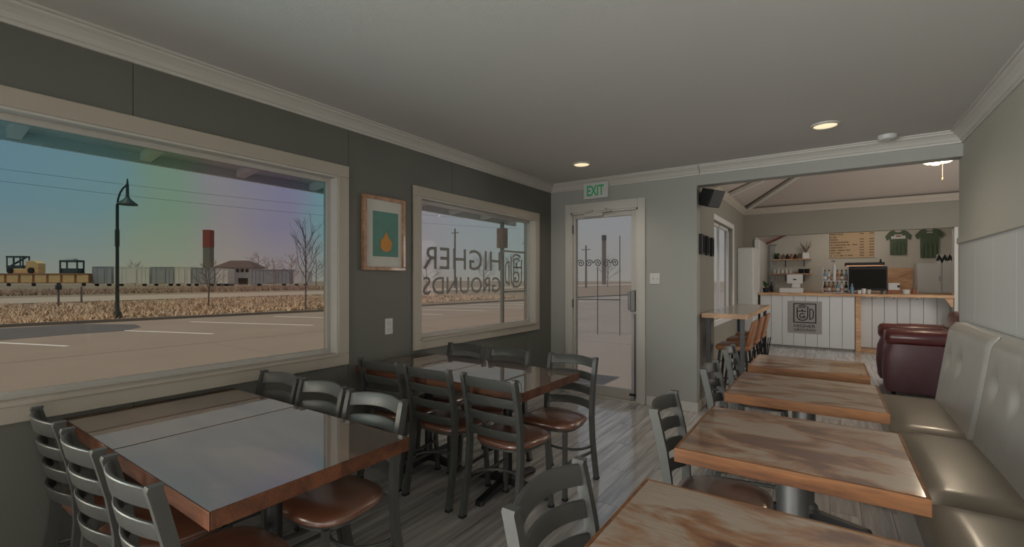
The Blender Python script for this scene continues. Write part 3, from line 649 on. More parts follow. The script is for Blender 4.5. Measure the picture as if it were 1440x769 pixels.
make_table('worn orange edged wood table at the booth, nearest and cut off below', -0.477, 0.235, 0.745, 1.442, TOP_R, EDGE_R, STEEL, RT, cr=0.055, e=0.012)
make_table('worn orange edged wood table at the booth, second from the front', -0.477, 0.245, 1.760, 2.450, TOP_R, EDGE_R, STEEL, RT, cr=0.055, e=0.012)
make_table('worn orange edged wood table at the booth, third from the front', -0.479, 0.240, 2.780, 3.485, TOP_R, EDGE_R, STEEL, RT, cr=0.055, e=0.012)
make_table('worn orange edged wood table at the booth, furthest from the front', -0.490, 0.225, 3.765, 4.38, TOP_R, EDGE_R, STEEL, RT, cr=0.055, e=0.012)

# ------------------------------------------------------------------ booth bench
bt = thing('booth_bench', 'long pewter grey vinyl booth bench along the right wall', 'bench', (0, 0, 0))
JY = [4.80, 3.70, 2.60, 1.50, 0.40]
JB = [4.76, 3.65, 2.56, 1.47, 0.38]
for a, b in zip(JY[1:], JY[:-1]):
    nx, ny = 8, 16; vs = []; fs = []
    x0, x1 = 0.315, 0.80
    MBc = MB()
    def rr(q, u, v): 
        return q
    for j in range(ny+1):
        for i in range(nx+1):
            u, v = i/nx, j/ny
            ex = min(1, min(u*(x1-x0), 1.0)/0.05); ey = min(1, min(v, 1-v)*(b-a)/0.05)
            puff = 0.030*(1-(1-ex)**2)*(1-(1-ey)**2)+0.012*math.sin(PI*v)*math.sin(PI*min(1, u*1.1))
            vs.append((x0+(x1-x0)*u-(0.012 if i == 0 else 0)*0, a+0.003+(b-a-0.006)*v, 0.442+puff))
    for j in range(ny):
        for i in range(nx): fs.append((j*(nx+1)+i, j*(nx+1)+i+1, (j+1)*(nx+1)+i+1, (j+1)*(nx+1)+i))
    MBc.add(vs, fs)
    n0 = len(MBc.v)
    # skirt down to the plinth
    rim = [j*(nx+1) for j in range(ny+1)]+[ny*(nx+1)+i for i in range(1, nx+1)]+[j*(nx+1)+nx for j in range(ny-1, -1, -1)]+[i for i in range(nx-1, 0, -1)]
    for q in rim: p = MBc.v[q]; MBc.v.append((p[0], p[1], 0.33))
    m_ = len(rim)
    for q in range(m_): MBc.f.append((rim[q], rim[(q+1) % m_], n0+(q+1) % m_, n0+q))
    MBc.f.append(tuple(n0+q for q in range(m_)))
    MBc.build('seat_cushion', BOOTHS, bt, smooth=50)
MB().box(0.335, 0.86, 0.42, 4.78, 0.0, 0.33).build('plinth', BOOTHV, bt, bevel=0.006)
def back_pt(u, v, a, b):
    # u: 0 at seat .. 1 at top; front surface of the back leaning to the wall
    return 0.705+0.085*u, a+(b-a)*v, 0.455+0.615*u
for a, b in zip(JB[1:], JB[:-1]):
    nu, nv = 28, 44; vs = []; fs = []; btn = [(b-0.20), (b-0.53)]; lean = (0.62, 0)
    for i in range(nu+1):
        for j in range(nv+1):
            u, v = i/nu, j/nv; x, y, z = back_pt(u, v, a+0.002, b-0.002)
            ey = min(1, min(v, 1-v)*(b-a)/0.06); ez = min(1, (1-u)*0.62/0.07)
            puff = 0.040*(1-(1-ey)**2)*(1-(1-ez)**2.2)
            dm = 0
            for byy in btn:
                r2 = ((y-byy)/0.055)**2+((z-0.815)/0.06)**2; dm += 0.030*math.exp(-r2)
                r3 = ((y-byy)/0.022)**2; dm += 0.006*math.exp(-r3)*math.exp(-((z-0.815)/0.20)**2)
            vs.append((x-puff+dm, y, z))
    for i in range(nu):
        for j in range(nv): fs.append((i*(nv+1)+j, i*(nv+1)+j+1, (i+1)*(nv+1)+j+1, (i+1)*(nv+1)+j))
    m_ = MB().add(vs, fs); n0 = len(m_.v)
    rim = [j for j in range(nv+1)]+[i*(nv+1)+nv for i in range(1, nu+1)]+[nu*(nv+1)+j for j in range(nv-1, -1, -1)]+[i*(nv+1) for i in range(nu-1, 0, -1)]
    for q in rim: p = m_.v[q]; m_.v.append((0.850, p[1], p[2]))
    L = len(rim)
    for q in range(L): m_.f.append((rim[q], rim[(q+1) % L], n0+(q+1) % L, n0+q))
    m_.f.append(tuple(n0+q for q in range(L)))
    bc = m_.build('back_cushion', BOOTHV, bt, smooth=60)
    for byy in btn:
        x, y, z = back_pt((0.815-0.455)/0.615, 0, 0, 0)
        MB().lathe([(0.014, 0), (0.013, 0.005), (0.006, 0.009)], 12, M=Matrix.Translation((x-0.006, byy, 0.815)) @ Euler((0, -PI/2, 0)).to_matrix().to_4x4()).build('button', BOOTHV, bc, smooth=50)

# ------------------------------------------------------------------ burgundy club chair
at_ = thing('club_armchair', 'burgundy leather club armchair past the end of the booth', 'armchair', (0.98, 7.62, 0))
def roll(y0, y1, x0, x1, zc, r):
    mb = MB(); rings = []
    for i, (x, k_) in enumerate(((x0, 0.55), (x0+0.02, 0.85), (x0+0.06, 1.0), ((x0+x1)/2, 1.04), (x1-0.06, 1.0), (x1, 0.9))):
        rings.append([(x, (y0+y1)/2+math.cos(2*PI*q/20)*r*k_*1.05, zc+math.sin(2*PI*q/20)*r*k_) for q in range(20)])
    return mb.layers(rings)
for y0, s in ((-0.42, -1), (0.42, 1)):
    mb = MB(); rings = []
    for z, k_ in ((0.05, 0.93), (0.10, 0.99), (0.30, 1.03), (0.50, 1.0), (0.62, 0.90)):
        rings.append([(-0.0+x*k_, y0+y*k_, z) for x, y in ellip(0.43, 0.12, 24, 4.5)])
    mb.layers(rings).build('arm_panel', MAUVE, at_, smooth=60)
    roll(y0-0.02, y0+0.02, -0.42, 0.40, 0.695, 0.105).build('arm_roll', BURG, at_, smooth=60)
MB().box(-0.36, 0.36, -0.32, 0.32, 0.08, 0.36).build('base', BURG, at_, bevel=0.03)
MB().box(-0.38, 0.25, -0.30, 0.30, 0.36, 0.50).build('seat_cushion', BURG, at_, bevel=0.05, seg=3, smooth=60)
mb = MB(); rings = []
for z, k_, dx in ((0.30, 0.9, 0.30), (0.50, 1.0, 0.31), (0.80, 1.0, 0.35), (0.94, 0.93, 0.37), (0.99, 0.75, 0.375)):
    rings.append([(dx+x*k_, y*k_, z) for x, y in ellip(0.13, 0.44, 24, 3.5)])
mb.layers(rings).build('backrest', BURG, at_, smooth=60)
for sx_ in (-0.33, 0.33):
    for sy_ in (-0.40, 0.40): MB().lathe([(0.02, 0), (0.03, 0.06)], 10, c=(sx_, sy_, 0)).build('leg', BLACK, at_)

# ------------------------------------------------------------------ bar table and stools in the back room
t = thing('bar_table', 'narrow high bar table with pale top on black legs by the passage wall', 'table', (-0.90, 6.3, 0))
MB().box(-0.215, 0.215, -1.10, 1.10, 0.985, 1.03).build('tabletop', STONE, t, bevel=0.004)
for ya, yb in ((-1.115, -1.10), (1.10, 1.115)): MB().box(-0.215, 0.215, ya, yb, 0.985, 1.032).build('edge_band', PINE, t)
MB().box(0.215, 0.225, -1.115, 1.115, 0.985, 1.032).build('edge_band', PINE, t)
for x in (-0.165, 0.165):
    for y in (-1.02, 1.02): MB().box(x-0.02, x+0.02, y-0.02, y+0.02, 0, 0.985).build('leg', BLACKM, t)
for y in (-1.02, 1.02): MB().box(-0.145, 0.145, y-0.012, y+0.012, 0.20, 0.225).build('stretcher', BLACKM, t)
stn = None
for i, (y, nm) in enumerate(((5.75, 'nearest of the three'), (6.40, 'middle of the three'), (7.07, 'furthest of the three'))):
    lb = 'tan leather bar stool with black legs under the bar table, '+nm
    if stn is None:
        stn = thing('bar_stool', lb, 'stool', (-0.86, y, 0), 0, 'bar stools at the high table')
        MB().box(-0.19, 0.15, -0.19, 0.19, 0.60, 0.66).build('seat', LEATHER_T, stn, bevel=0.02, smooth=50)
        MB().prism([(0.10, 0.62), (0.14, 0.62), (0.205, 0.93), (0.175, 0.93)], -0.18, 0.18).build('backrest', LEATHER_T, stn, bevel=0.012, smooth=50)
        for sx_ in (-1, 1):
            for sy_ in (-1, 1): MB().tube([(sx_*0.13-0.02, sy_*0.14, 0.60), (sx_*0.19-0.02, sy_*0.19, 0.0)], 0.014, 8).build('leg', BLACKM, stn, smooth=50)
        for sy_ in (-1, 1): MB().tube([(-0.19, sy_*0.172, 0.22), (0.15, sy_*0.172, 0.22)], 0.010, 8).build('stretcher', BLACKM, stn)
        MB().tube([(-0.19, -0.172, 0.22), (-0.19, 0.172, 0.22)], 0.010, 8).build('stretcher', BLACKM, stn)
        for q in range(4): MB().tube([(0.15+0.018*q, -0.16+0.107*q, 0.60), (0.165, -0.16+0.107*q, 0.30)], 0.007, 6).build('back_rod', BLACKM, stn)
    else: dup(stn, (-0.86, y, 0), 0, lb)

# ------------------------------------------------------------------ service counter and what stands on it
ct = thing('service_counter', 'white boarded service counter with pine edging at the end of the room', 'counter', (0, YB, 0))
x = -1.20
while x < 0.42:
    MB().box(x+0.003, min(x+0.203, 0.43)-0.003, -0.012, 0.012, 0.03, 1.06).build('board', CWHITE, ct, bevel=0.003); x += 0.203
MB().box(-1.20, 0.43, 0.012, 0.06, 0.0, 1.06).build('backing', mat('board_joint', (0.22, 0.22, 0.21), 0.8), ct)
MB().box(0.43, 0.515, -0.03, 0.40, 0.0, 1.06).build('post', PINE, ct, bevel=0.004)
x = 0.515
while x < 1.80:
    MB().box(x+0.003, min(x+0.19, 1.82)-0.003, 0.34, 0.364, 0.05, 1.06).build('board', CWHITE, ct, bevel=0.003); x += 0.19
MB().box(0.515, 1.82, 0.364, 0.41, 0.0, 1.06).build('backing', WALL_BR, ct)
MB().box(0.515, 1.82, -0.02, 0.36, 0.0, 0.04).build('kick_shelf', PINE, ct, bevel=0.003)
MB().prism([(1.70, 1.06), (1.82, 1.06), (1.82, 0.90), (1.79, 0.90)], -0.01, 0.03).build('corbel', PINE, ct)
for hx in (0.72, 1.05, 1.38): MB().lathe([(0.045, 1.012), (0.03, 1.035), (0.03, 1.06)], 12, c=(hx, 0.18, 0)).build('under_light', WHITE, ct)
wt = tag(MB().box(-1.22, 1.82, -0.07, 1.05, 1.06, 1.112).build('counter_worktop', PINE, None, bevel=0.004), 'pine worktop running along the service counter', 'worktop'); wt.location = (0, YB, 0)
t = thing('counter_sign', 'square grey sign with black cup emblem on the counter front', 'sign', (-0.682, YB-0.014, 0.293))
MB().box(0, 0.575, -0.014, 0, 0, 0.655).build('panel', SIGNG, t, bevel=0.003)
xform(logo_mesh(0.004/0.395, 0.048), Matrix.Translation((0.088, -0.018, 0.212)) @ Matrix.Diagonal((0.395, 0.395, 0.40, 1))).build('emblem', BLACK, t)
xform(text_mesh('HIGHER', 0.062, 0.004, bold=0.0, width=0.37), Matrix.Translation((0.10, -0.018, 0.120))).build('lettering', BLACK, t)
xform(text_mesh('GROUNDS', 0.050, 0.004, bold=0.0, width=0.37), Matrix.Translation((0.10, -0.018, 0.045))).build('lettering', BLACK, t)
CZ = 1.112
# till
t = thing('card_till', 'white point of sale till with tilted screen on the counter', 'till', (-0.62, YB+0.30, CZ))
MB().box(-0.24, 0.18, -0.14, 0.14, 0, 0.10).build('cash_drawer', WHITE, t, bevel=0.008)
Mt = Matrix.Translation((0.03, 0.02, 0.10)) @ Euler((math.radians(-12), 0, 0)).to_matrix().to_4x4()
MB().prism([(-0.05, 0), (0.10, 0), (0.10, 0.10), (-0.05, 0.10)], -0.02, 0.05, Mt).build('stand', WHITE, t, bevel=0.006)
MB().box(-0.145, 0.145, -0.03, 0.02, 0.09, 0.29, Mt).build('screen', WHITE, t, bevel=0.012)
MB().box(-0.03, 0.03, -0.033, -0.030, 0.165, 0.19, Mt).build('badge', BLACK, t)
# syrup rack
t = thing('syrup_rack', 'white tiered rack holding syrup bottles left of the espresso machine', 'rack', (0.12, YB+0.62, CZ))
for z in (0.0, 0.24): MB().box(-0.22, 0.22, -0.10, 0.10, z, z+0.015).build('shelf', WHITE, t)
for x in (-0.22, 0.21): MB().box(x, x+0.012, -0.10, 0.10, 0.0, 0.54).build('side', WHITE, t)
bm_b = None; k_ = 0
bcols = [BLACK, BLUEC, CARD, WHITE, LEAFD]
for z in (0.015, 0.255):
    for i in range(6):
        x = -0.18+i*0.072
        b_ = thing('syrup_bottle', 'dark syrup bottle with white label in the tiered rack, %s tier, %s' % ('lower' if z < 0.1 else 'upper', ['far left', 'second from left', 'third from left', 'third from right', 'second from right', 'far right'][i]), 'bottle', (0.12+x, YB+0.60, CZ+z), 0, 'syrup bottles in the rack')
        MB().lathe([(0.028, 0), (0.030, 0.01), (0.030, 0.12), (0.012, 0.16), (0.011, 0.20)], 12).build('bottle_body', bcols[(i*2+k_) % 5], b_, smooth=50)
        MB().lathe([(0.0306, 0.03), (0.0306, 0.09)], 12).build('bottle_label', WHITE if (i+k_) % 2 else COPPERW, b_); MB().lathe([(0.014, 0.20), (0.014, 0.225)], 10).build('cap', BLACK, b_)
    k_ += 1
b_ = thing('pump_bottle', 'tall white pump bottle on top of the syrup rack', 'bottle', (0.06, YB+0.62, CZ+0.255+0.0), 0)
b_.location = (0.10, YB+0.54, CZ+0.255)
MB().lathe([(0.030, 0), (0.032, 0.02), (0.032, 0.30), (0.015, 0.34), (0.013, 0.37)], 14).build('bottle_body', WHITE, b_, smooth=50); MB().box(-0.05, 0.012, -0.01, 0.01, 0.40, 0.415).box(-0.006, 0.006, -0.006, 0.006, 0.37, 0.41).build('pump', BLACK, b_)
# espresso machine
t = thing('espresso_machine', 'large black espresso machine seen from behind on the counter', 'coffee machine', (0.64, YB+0.64, CZ))
MB().box(-0.29, 0.31, -0.20, 0.24, 0.06, 0.54).build('body', BLACK, t, bevel=0.015)
MB().box(-0.36, 0.27, -0.23, 0.25, 0.56, 0.62).build('cup_tray', BLACK, t, bevel=0.008)
MB().box(-0.34, 0.25, -0.234, -0.228, 0.548, 0.562).build('copper_band', COPPER, t)
MB().box(-0.27, 0.29, -0.204, -0.198, 0.10, 0.48).build('rear_panel', mat('machine_panel', (0.014, 0.013, 0.012), 0.75, spec=0.15), t)
for x in (-0.24, 0.26):
    for y in (-0.16, 0.2): MB().lathe([(0.025, 0), (0.02, 0.06)], 10, c=(x, y, 0)).build('foot', STEEL, t)
MB().cyl((0.22, 0, 0.62), (0.22, 0, 0.69), 0.02, 0.012).build('knob', BLACK, t)
# small counter things
t = thing('napkin_box', 'brown box with white cards standing right of the espresso machine', 'box', (1.06, YB+0.60, CZ))
MB().box(-0.10, 0.10, -0.07, 0.07, 0, 0.075).build('box_body', CARD, t, bevel=0.004); MB().box(-0.085, 0.085, -0.03, 0.03, 0.075, 0.21).build('cards', WHITE, t); MB().box(0.05, 0.085, -0.034, -0.03, 0.12, 0.17).build('printed_mark', BLACK, t)
t = thing('tip_jar', 'small pale tub on the counter near its right end', 'tub', (1.24, YB+0.60, CZ)); MB().lathe([(0.06, 0), (0.065, 0.06), (0.068, 0.08)], 16).build('tub_body', CERAM, t, smooth=50); MB().lathe([(0.06, 0.08), (0.05, 0.085)], 16).build('lid', TRIM, t)
t = thing('red_can', 'small dark red can beside the pale tub on the counter', 'can', (1.36, YB+0.60, CZ)); MB().lathe([(0.035, 0), (0.035, 0.09)], 14).build('can_body', CARD, t); MB().lathe([(0.033, 0.09), (0.033, 0.097)], 14).build('lid', STEEL, t)
for i, (x, h, m) in enumerate(((0.50, 0.07, CERAM), (0.57, 0.10, CERAM), (0.65, 0.08, TRIM))):
    o = MB().lathe([(0.03, 0), (0.038, h), (0.034, h), (0.028, 0.008)], 14).build('paper_cup', m, None, smooth=50); o.location = (x, YB+0.24, CZ)
    tag(o, 'small white cup on the counter before the espresso machine, '+['left of three', 'middle and tallest of three', 'right of three'][i], 'cup', 'cups on the counter')
o = MB().lathe([(0.03, 0), (0.032, 0.11), (0.014, 0.15), (0.012, 0.20)], 12).build('blue_bottle', BLUEC, None, smooth=50); o.location = (0.385, YB+0.22, CZ); tag(o, 'blue spray bottle on the counter above the pine post', 'bottle')
t = thing('counter_plant', 'dark potted plant at the left end of the counter', 'plant', (-1.12, YB+0.25, CZ)); MB().lathe([(0.05, 0), (0.065, 0.10)], 14).build('pot', BLACK, t, smooth=50)
lv = MB(); rr_ = random.Random(3)
for i in range(26):
    a = rr_.uniform(0, 2*PI); L = rr_.uniform(0.08, 0.17); d = Vector((math.cos(a)*0.07, math.sin(a)*0.07, 0)); s_ = Vector((-math.sin(a), math.cos(a), 0))*0.014
    p = Vector((0, 0, 0.09)); q = p+d*0.6+Vector((0, 0, L*0.7)); e2 = p+d*1.3+Vector((0, 0, L)); lv.add([p, q+s_, e2, q-s_, q+Vector((0, 0, 0.006))], [(0, 1, 4), (1, 2, 4), (2, 3, 4), (3, 0, 4)])
o = lv.build('foliage', LEAFG, t)
o = MB().lathe([(0.035, 0), (0.037, 0.12), (0.013, 0.17), (0.012, 0.23)], 12).build('dark_bottle', BLACK, None, smooth=50); o.location = (-1.03, YB+0.45, CZ); tag(o, 'dark glass bottle beside the potted plant on the counter', 'bottle')

# kitchen back wall
def wallshelf(z, label):
    t = thing('wall_shelf', label, 'shelf', (-0.80, YK, z), 0, 'shelves on the kitchen wall')
    MB().box(-0.42, 0.46, -0.20, 0, -0.03, 0).build('board', PINE, t, bevel=0.003)
    for x in (-0.1, 0.30): MB().box(x-0.012, x+0.012, -0.16, -0.0, -0.045, -0.03).box(x-0.012, x+0.012, -0.014, 0, -0.20, -0.03).build('bracket', BLACKM, t)
wallshelf(1.905, 'upper wooden shelf on the kitchen wall left of the menu'); wallshelf(1.545, 'lower wooden shelf on the kitchen wall left of the menu')
for i in range(5):
    o = MB().lathe([(0.034, 0), (0.042, 0.10), (0.038, 0.10), (0.03, 0.01)], 14).build('mug', CERAM, None, smooth=50); o.location = (-1.14+i*0.088, YK-0.11, 1.545)
    tag(o, 'white cup on the lower kitchen shelf, %s in its row' % ['far left', 'second from left', 'middle', 'second from right', 'far right'][i], 'cup', 'white cups on the lower shelf')
for i in range(2):
    o = MB().lathe([(0.05, 0), (0.06, 0.11), (0.055, 0.11), (0.045, 0.01)], 14).build('dark_canister', BLACK, None, smooth=50); o.location = (-0.56+i*0.125, YK-0.11, 1.545); tag(o, 'black canister on the lower kitchen shelf, %s one' % ['left', 'right'][i], 'canister', 'black canisters on the lower shelf')
for i in range(5):
    o = MB().lathe([(0.035, 0), (0.035, 0.08), (0.02, 0.105), (0.016, 0.13)], 12).build('glass_jar', [LEAFD, BLACK, CARD, BLACK, LEAFD][i], None, smooth=50); o.location = (-0.94+i*0.085, YK-0.11, 1.905)
    tag(o, 'small dark jar on the upper kitchen shelf, %s in its row' % ['far left', 'second from left', 'middle', 'second from right', 'far right'][i], 'jar', 'jars on the upper shelf')
t = thing('trailing_plant', 'dark green leafy plant at the left of the upper kitchen shelf', 'plant', (-1.09, YK-0.10, 1.905)); MB().lathe([(0.04, 0), (0.055, 0.07)], 12).build('pot', BLACK, t)
lv = MB()
for i in range(30):
    a = rr_.uniform(0, 2*PI); d = Vector((math.cos(a)*0.085, math.sin(a)*0.05, 0)); s_ = Vector((-math.sin(a), math.cos(a), 0))*0.018; h = rr_.uniform(0.0, 0.09)
    p = Vector((0, 0, 0.065)); q = p+d*0.6+Vector((0, 0, h)); e2 = p+d*1.15+Vector((0, 0, h*0.5)); lv.add([p, q+s_, e2, q-s_, q+Vector((0, 0, 0.008))], [(0, 1, 4), (1, 2, 4), (2, 3, 4), (3, 0, 4)])
lv.build('foliage', LEAFG, t)
t = thing('potted_dry_plant', 'white square pot with dry brown twigs on the right of the upper kitchen shelf', 'plant', (-0.46, YK-0.11, 1.905)); MB().box(-0.07, 0.07, -0.07, 0.07, 0, 0.15).build('pot', CERAM, t, bevel=0.008)
tw = MB()
for i in range(10):
    a = i*0.7; tw.tube([(0, 0, 0.14), (math.cos(a)*0.05, math.sin(a)*0.03, 0.25), (math.cos(a)*0.14, math.sin(a)*0.06, 0.36+0.04*(i % 3))], [0.008, 0.009, 0.003], 5)
tw.build('twigs', LEAFD, t)
t = thing('menu_board', 'tan wooden menu board with rows of dark lettering on the kitchen wall', 'menu', (0.03, YK-0.002, 1.905))
MB().box(0, 0.855, -0.02, 0, 0, 0.62).build('panel', TAN, t, bevel=0.003)
rows = MB(); rm = random.Random(11)
lens = [0.26, 0.12, 0.16, 0.36, 0.55, 0.30, 0.38, 0.22, 0.42]
for i, L in enumerate(lens):
    z = 0.57-i*0.064; x = 0.02
    while x < L:
        wd_ = rm.uniform(0.012, 0.024); 
        if rm.random() < 0.85: rows.box(x, x+wd_, -0.024, -0.0195, z-0.014+rm.uniform(0, .004), z+0.014)
        x += wd_+0.006
    for cx in (0.58, 0.76):
        for q in range(4):
            if i != 1: rows.box(cx+q*0.021, cx+q*0.021+0.014, -0.024, -0.0195, z-0.013, z+0.013)
rows.build('lettering', INK, t)['kind'] = 'stuff'
def shirt(label, x, ztop, wd, ht, graphic):
    t = thing('hanging_tshirt', label, 't-shirt', (x, YK, ztop), 0, 'green shirts on the kitchen wall')
    h = wd/2
    out = [(-0.33*h, 0.0), (-0.62*h, -0.02), (-1.0*h, -0.13), (-0.86*h, -0.225), (-0.64*h, -0.16), (-0.62*h, -ht), (0.62*h, -ht), (0.64*h, -0.16), (0.86*h, -0.225), (1.0*h, -0.13), (0.62*h, -0.02), (0.33*h, 0), (0.16*h, -0.05), (-0.16*h, -0.05)]
    me = MB().prism(out, -0.045, -0.006)
    o = me.build('shirt_body', SHIRT, t, bevel=0.008)
    for i, fx in enumerate((-0.4, -0.15, 0.12, 0.38)):
        MB().tube([(fx*h, -0.044, -ht*0.42), (fx*h*1.15, -0.052, -ht*0.7), (fx*h*1.2, -0.046, -ht+0.01)], [0.004, 0.02, 0.022], 8).build('fold', SHIRT, o, smooth=60)
    if graphic: 
        g = MB(); g.box(-0.55*h, 0.55*h, -0.049, -0.045, -0.20, -0.135); g.box(-0.30*h, 0.28*h, -0.049, -0.045, -0.135, -0.10); g.build('graphic', WHITE, t)
        MB().box(-0.17*h, 0.2*h, -0.051, -0.049, -0.155, -0.125).build('graphic_centre', CARD, t)
    else: MB().box(-0.2*h, 0.22*h, -0.049, -0.045, -0.095, -0.07).build('graphic', WHITE, t)
    MB().tube([(-0.25*h, -0.02, 0.0), (0, -0.02, 0.05), (0.25*h, -0.02, 0.0)], 0.005, 6).box(-0.008, 0.008, -0.03, 0, 0.04, 0.06).build('hanger', BLACKM, t)
shirt('dark green t-shirt with white chest print hung beside the menu', 1.305, 2.515, 0.46, 0.56, True)
shirt('dark green t-shirt with only a small neck print, hung furthest right', 1.835, 2.515, 0.48, 0.64, False)
t = thing('back_counter', 'low white back counter under the kitchen wall', 'cabinet', (0, YK, 0)); MB().box(-0.5, 2.42, -0.55, -0.02, 0, 1.06).build('body', WHITE, t); MB().box(-0.5, 2.44, -0.58, -0.01, 1.06, 1.10).build('top', PINE, t)
t = thing('white_cabinet', 'white two-door cabinet at the right end of the kitchen', 'cabinet', (1.93, YK-0.30, 1.10))
MB().box(-0.35, 0.36, -0.20, 0.22, 0, 0.64).build('body', WHITE, t)
for a, b in ((-0.345, 0.033), (0.042, 0.355)): 
    d_ = MB().box(a, b, -0.22, -0.20, 0.005, 0.635).build('door', WHITE, t, bevel=0.004); MB().box(b-0.035, b-0.025, -0.235, -0.22, 0.26, 0.36).build('handle', STEEL, d_)
for i, x in enumerate((1.99, 2.16)):
    t = thing('coffee_bag', 'white bag with black zigzag pattern on the cabinet, %s one' % ['left', 'right'][i], 'bag', (x, YK-0.32, 1.74), 0, 'patterned bags on the white cabinet')
    MB().prism([(-0.08, 0), (0.08, 0), (0.075, 0.19), (-0.075, 0.19)], -0.04, 0.04).build('bag_body', CERAM, t, bevel=0.006)
    z_ = MB(); stroke(z_, [(-0.072, 0.03), (-0.045, 0.12), (0.0, 0.02), (0.045, 0.12), (0.072, 0.03)], 0.045, 0.004); xform(z_, Matrix.Translation((0, -0.0445, 0.02))).build('zigzag', BLACK, t)
o = MB().box(1.12, 1.56, YK-0.03, YK-0.002, 1.10, 1.65).build('wood_splashboard', PINE, None); tag(o, 'plain wooden board against the kitchen wall behind the espresso machine', 'board')
t = thing('curtain', 'pale narrow curtain hanging at the left of the kitchen wall', 'curtain', (-1.18, YK-0.05, 1.12)); cv = MB(); pts = [(-0.075+i*0.0075, 0.018*math.sin(i*1.3)) for i in range(21)]
cv.add([(x, y, 0) for x, y in pts]+[(x, y, 1.15) for x, y in pts]+[(x, y+0.01, 0) for x, y in pts]+[(x, y+0.01, 1.15) for x, y in pts], [(i, i+1, 22+i, 21+i) for i in range(20)]+[(42+i, 63+i, 64+i, 43+i) for i in range(20)]); cv.build('cloth', WHITE, t, smooth=60); MB().cyl((-0.09, 0, 1.155), (0.09, 0, 1.155), 0.009).build('rod', BLACKM, t)
o = MB().add([(-1.28, YK-0.5, 2.28), (-0.55, YK-0.5, 2.62), (-0.55, YK-0.5, 2.72), (-1.28, YK-0.5, 2.38), (-1.28, YK-0.35, 2.28), (-0.55, YK-0.35, 2.62), (-0.55, YK-0.35, 2.72), (-1.28, YK-0.35, 2.38)], [(0, 1, 2, 3), (7, 6, 5, 4), (0, 4, 5, 1), (1, 5, 6, 2), (2, 6, 7, 3), (3, 7, 4, 0)]).build('trim_11', REDB); o['kind'] = 'structure'
o = MB().add([(-1.30, YB+0.3, 2.30), (-0.45, YB+0.3, 2.72), (-0.45, YB+0.3, 2.95), (-1.30, YB+0.3, 2.95), (-1.30, YK, 2.30), (-0.45, YK, 2.72), (-0.45, YK, 2.95), (-1.30, YK, 2.95)], [(0, 1, 2, 3), (7, 6, 5, 4), (0, 4, 5, 1), (1, 5, 6, 2), (2, 6, 7, 3), (3, 7, 4, 0)]).build('trim_12', VAULT); o['kind'] = 'structure'
o = MB().box(-1.30, -1.285, YB+0.55, YB+0.70, 1.75, 2.20).build('hanging_board', LEAFD); tag(o, 'narrow dark wooden board on the kitchen left wall', 'board')
t = thing('tall_white_cabinet', 'tall plain white cabinet in the corner left of the counter', 'cabinet', (-1.375, 10.66, 0))
MB().box(-0.15, 0.135, -0.36, 0.40, 0.0, 2.035).build('body', WHITE, t, bevel=0.006); MB().box(-0.146, 0.131, -0.378, -0.36, 0.02, 2.02).build('door', WHITE, t, bevel=0.006)
# ceiling fan in the vault
fx, fy = 1.09, 7.5
t = thing('ceiling_fan', 'ceiling fan with warm lit bulbs and pull chain, seen below the header beam', 'fan', (fx, fy, 2.80))
MB().cyl((0, 0, 0.28), (0, 0, ztop-2.80), 0.016).build('down_rod', TRIM, t); MB().lathe([(0.05, 0.10), (0.11, 0.14), (0.12, 0.22), (0.06, 0.28)], 18).build('motor', TRIM, t, smooth=50)
for a in range(5):
    Mr = Euler((math.radians(0), 0, a*2*PI/5+0.3)).to_matrix().to_4x4(); MB().prism([(0.14, 0.19), (0.62, 0.19), (0.62, 0.20), (0.14, 0.20)], -0.06, 0.06, Mr).build('blade', PINE, t, bevel=0.003)
for dx, dy in ((-0.075, 0), (0.075, 0.0), (0.0, 0.09)):
    lb_ = MB().lathe([(0.012, 0.10), (0.035, 0.07), (0.062, 0.02), (0.058, 0.0), (0.03, -0.015)], 14, c=(dx, dy, 0.01)).build('light_bulb', LAMP, t, smooth=60)
MB().cyl((0.04, -0.02, 0.10), (0.04, -0.02, -0.18), 0.0025, n=6).lathe([(0.004, 0), (0.012, -0.02), (0.004, -0.04)], 8, c=(0.04, -0.02, -0.18)).build('pull_chain', LEAFD, t)
d = bpy.data.lights.new('fan_glow', 'POINT'); d.energy = 26; d.color = (1, 0.84, 0.64); d.shadow_soft_size = 0.12; l = bpy.data.objects.new('fan_glow', d); C.objects.link(l); l.location = (fx, fy-0.05, 2.70)
d = bpy.data.lights.new('kitchen_fill', 'POINT'); d.energy = 21; d.color = (1, 0.89, 0.74); d.shadow_soft_size = 0.15; l = bpy.data.objects.new('kitchen_fill', d); C.objects.link(l); l.location = (0.7, 12.3, 2.80)  # second light is an added fill for the kitchen, without a fixture

# ------------------------------------------------------------------ outside
GZ = -0.15
gd = struct('ground', B(-400, -3.0, -150, 400, GZ-0.4, GZ-0.08), DIRT)
mb = MB(); mb.add([(-22.2, -40, GZ), (-3.03, -40, GZ), (-3.03, 5.19, GZ), (7, 5.19, GZ-0.0), (7, 60, GZ), (-14, 60, GZ), (-19.8, 14, GZ), (-21.8, 3, GZ)]+[(-22.2, -40, GZ-.3), (-3.03, -40, GZ-.3), (-3.03, 5.19, GZ-.3), (7, 5.19, GZ-.3), (7, 60, GZ-.3), (-14, 60, GZ-.3), (-19.8, 14, GZ-.3), (-21.8, 3, GZ-.3)],
    [(7, 6, 5, 4, 3, 2, 1, 0), tuple(range(8, 16))]+[(i, (i+1) % 8, (i+1) % 8+8, i+8) for i in range(8)])
lot = struct('parking_lot', mb, CONC)
o = MB().box(-8.0, -7.97, -30, 60, GZ, GZ+0.004).box(-12.5, -12.47, -30, 60, GZ, GZ+0.004).build('joint', ASPH, lot)
for y in (-6, -0.5, 5.0, 10.5, 16, 21.5): B(-12.5, -3.1, y, y+0.03, GZ, GZ+0.004).build('joint', ASPH, lot)
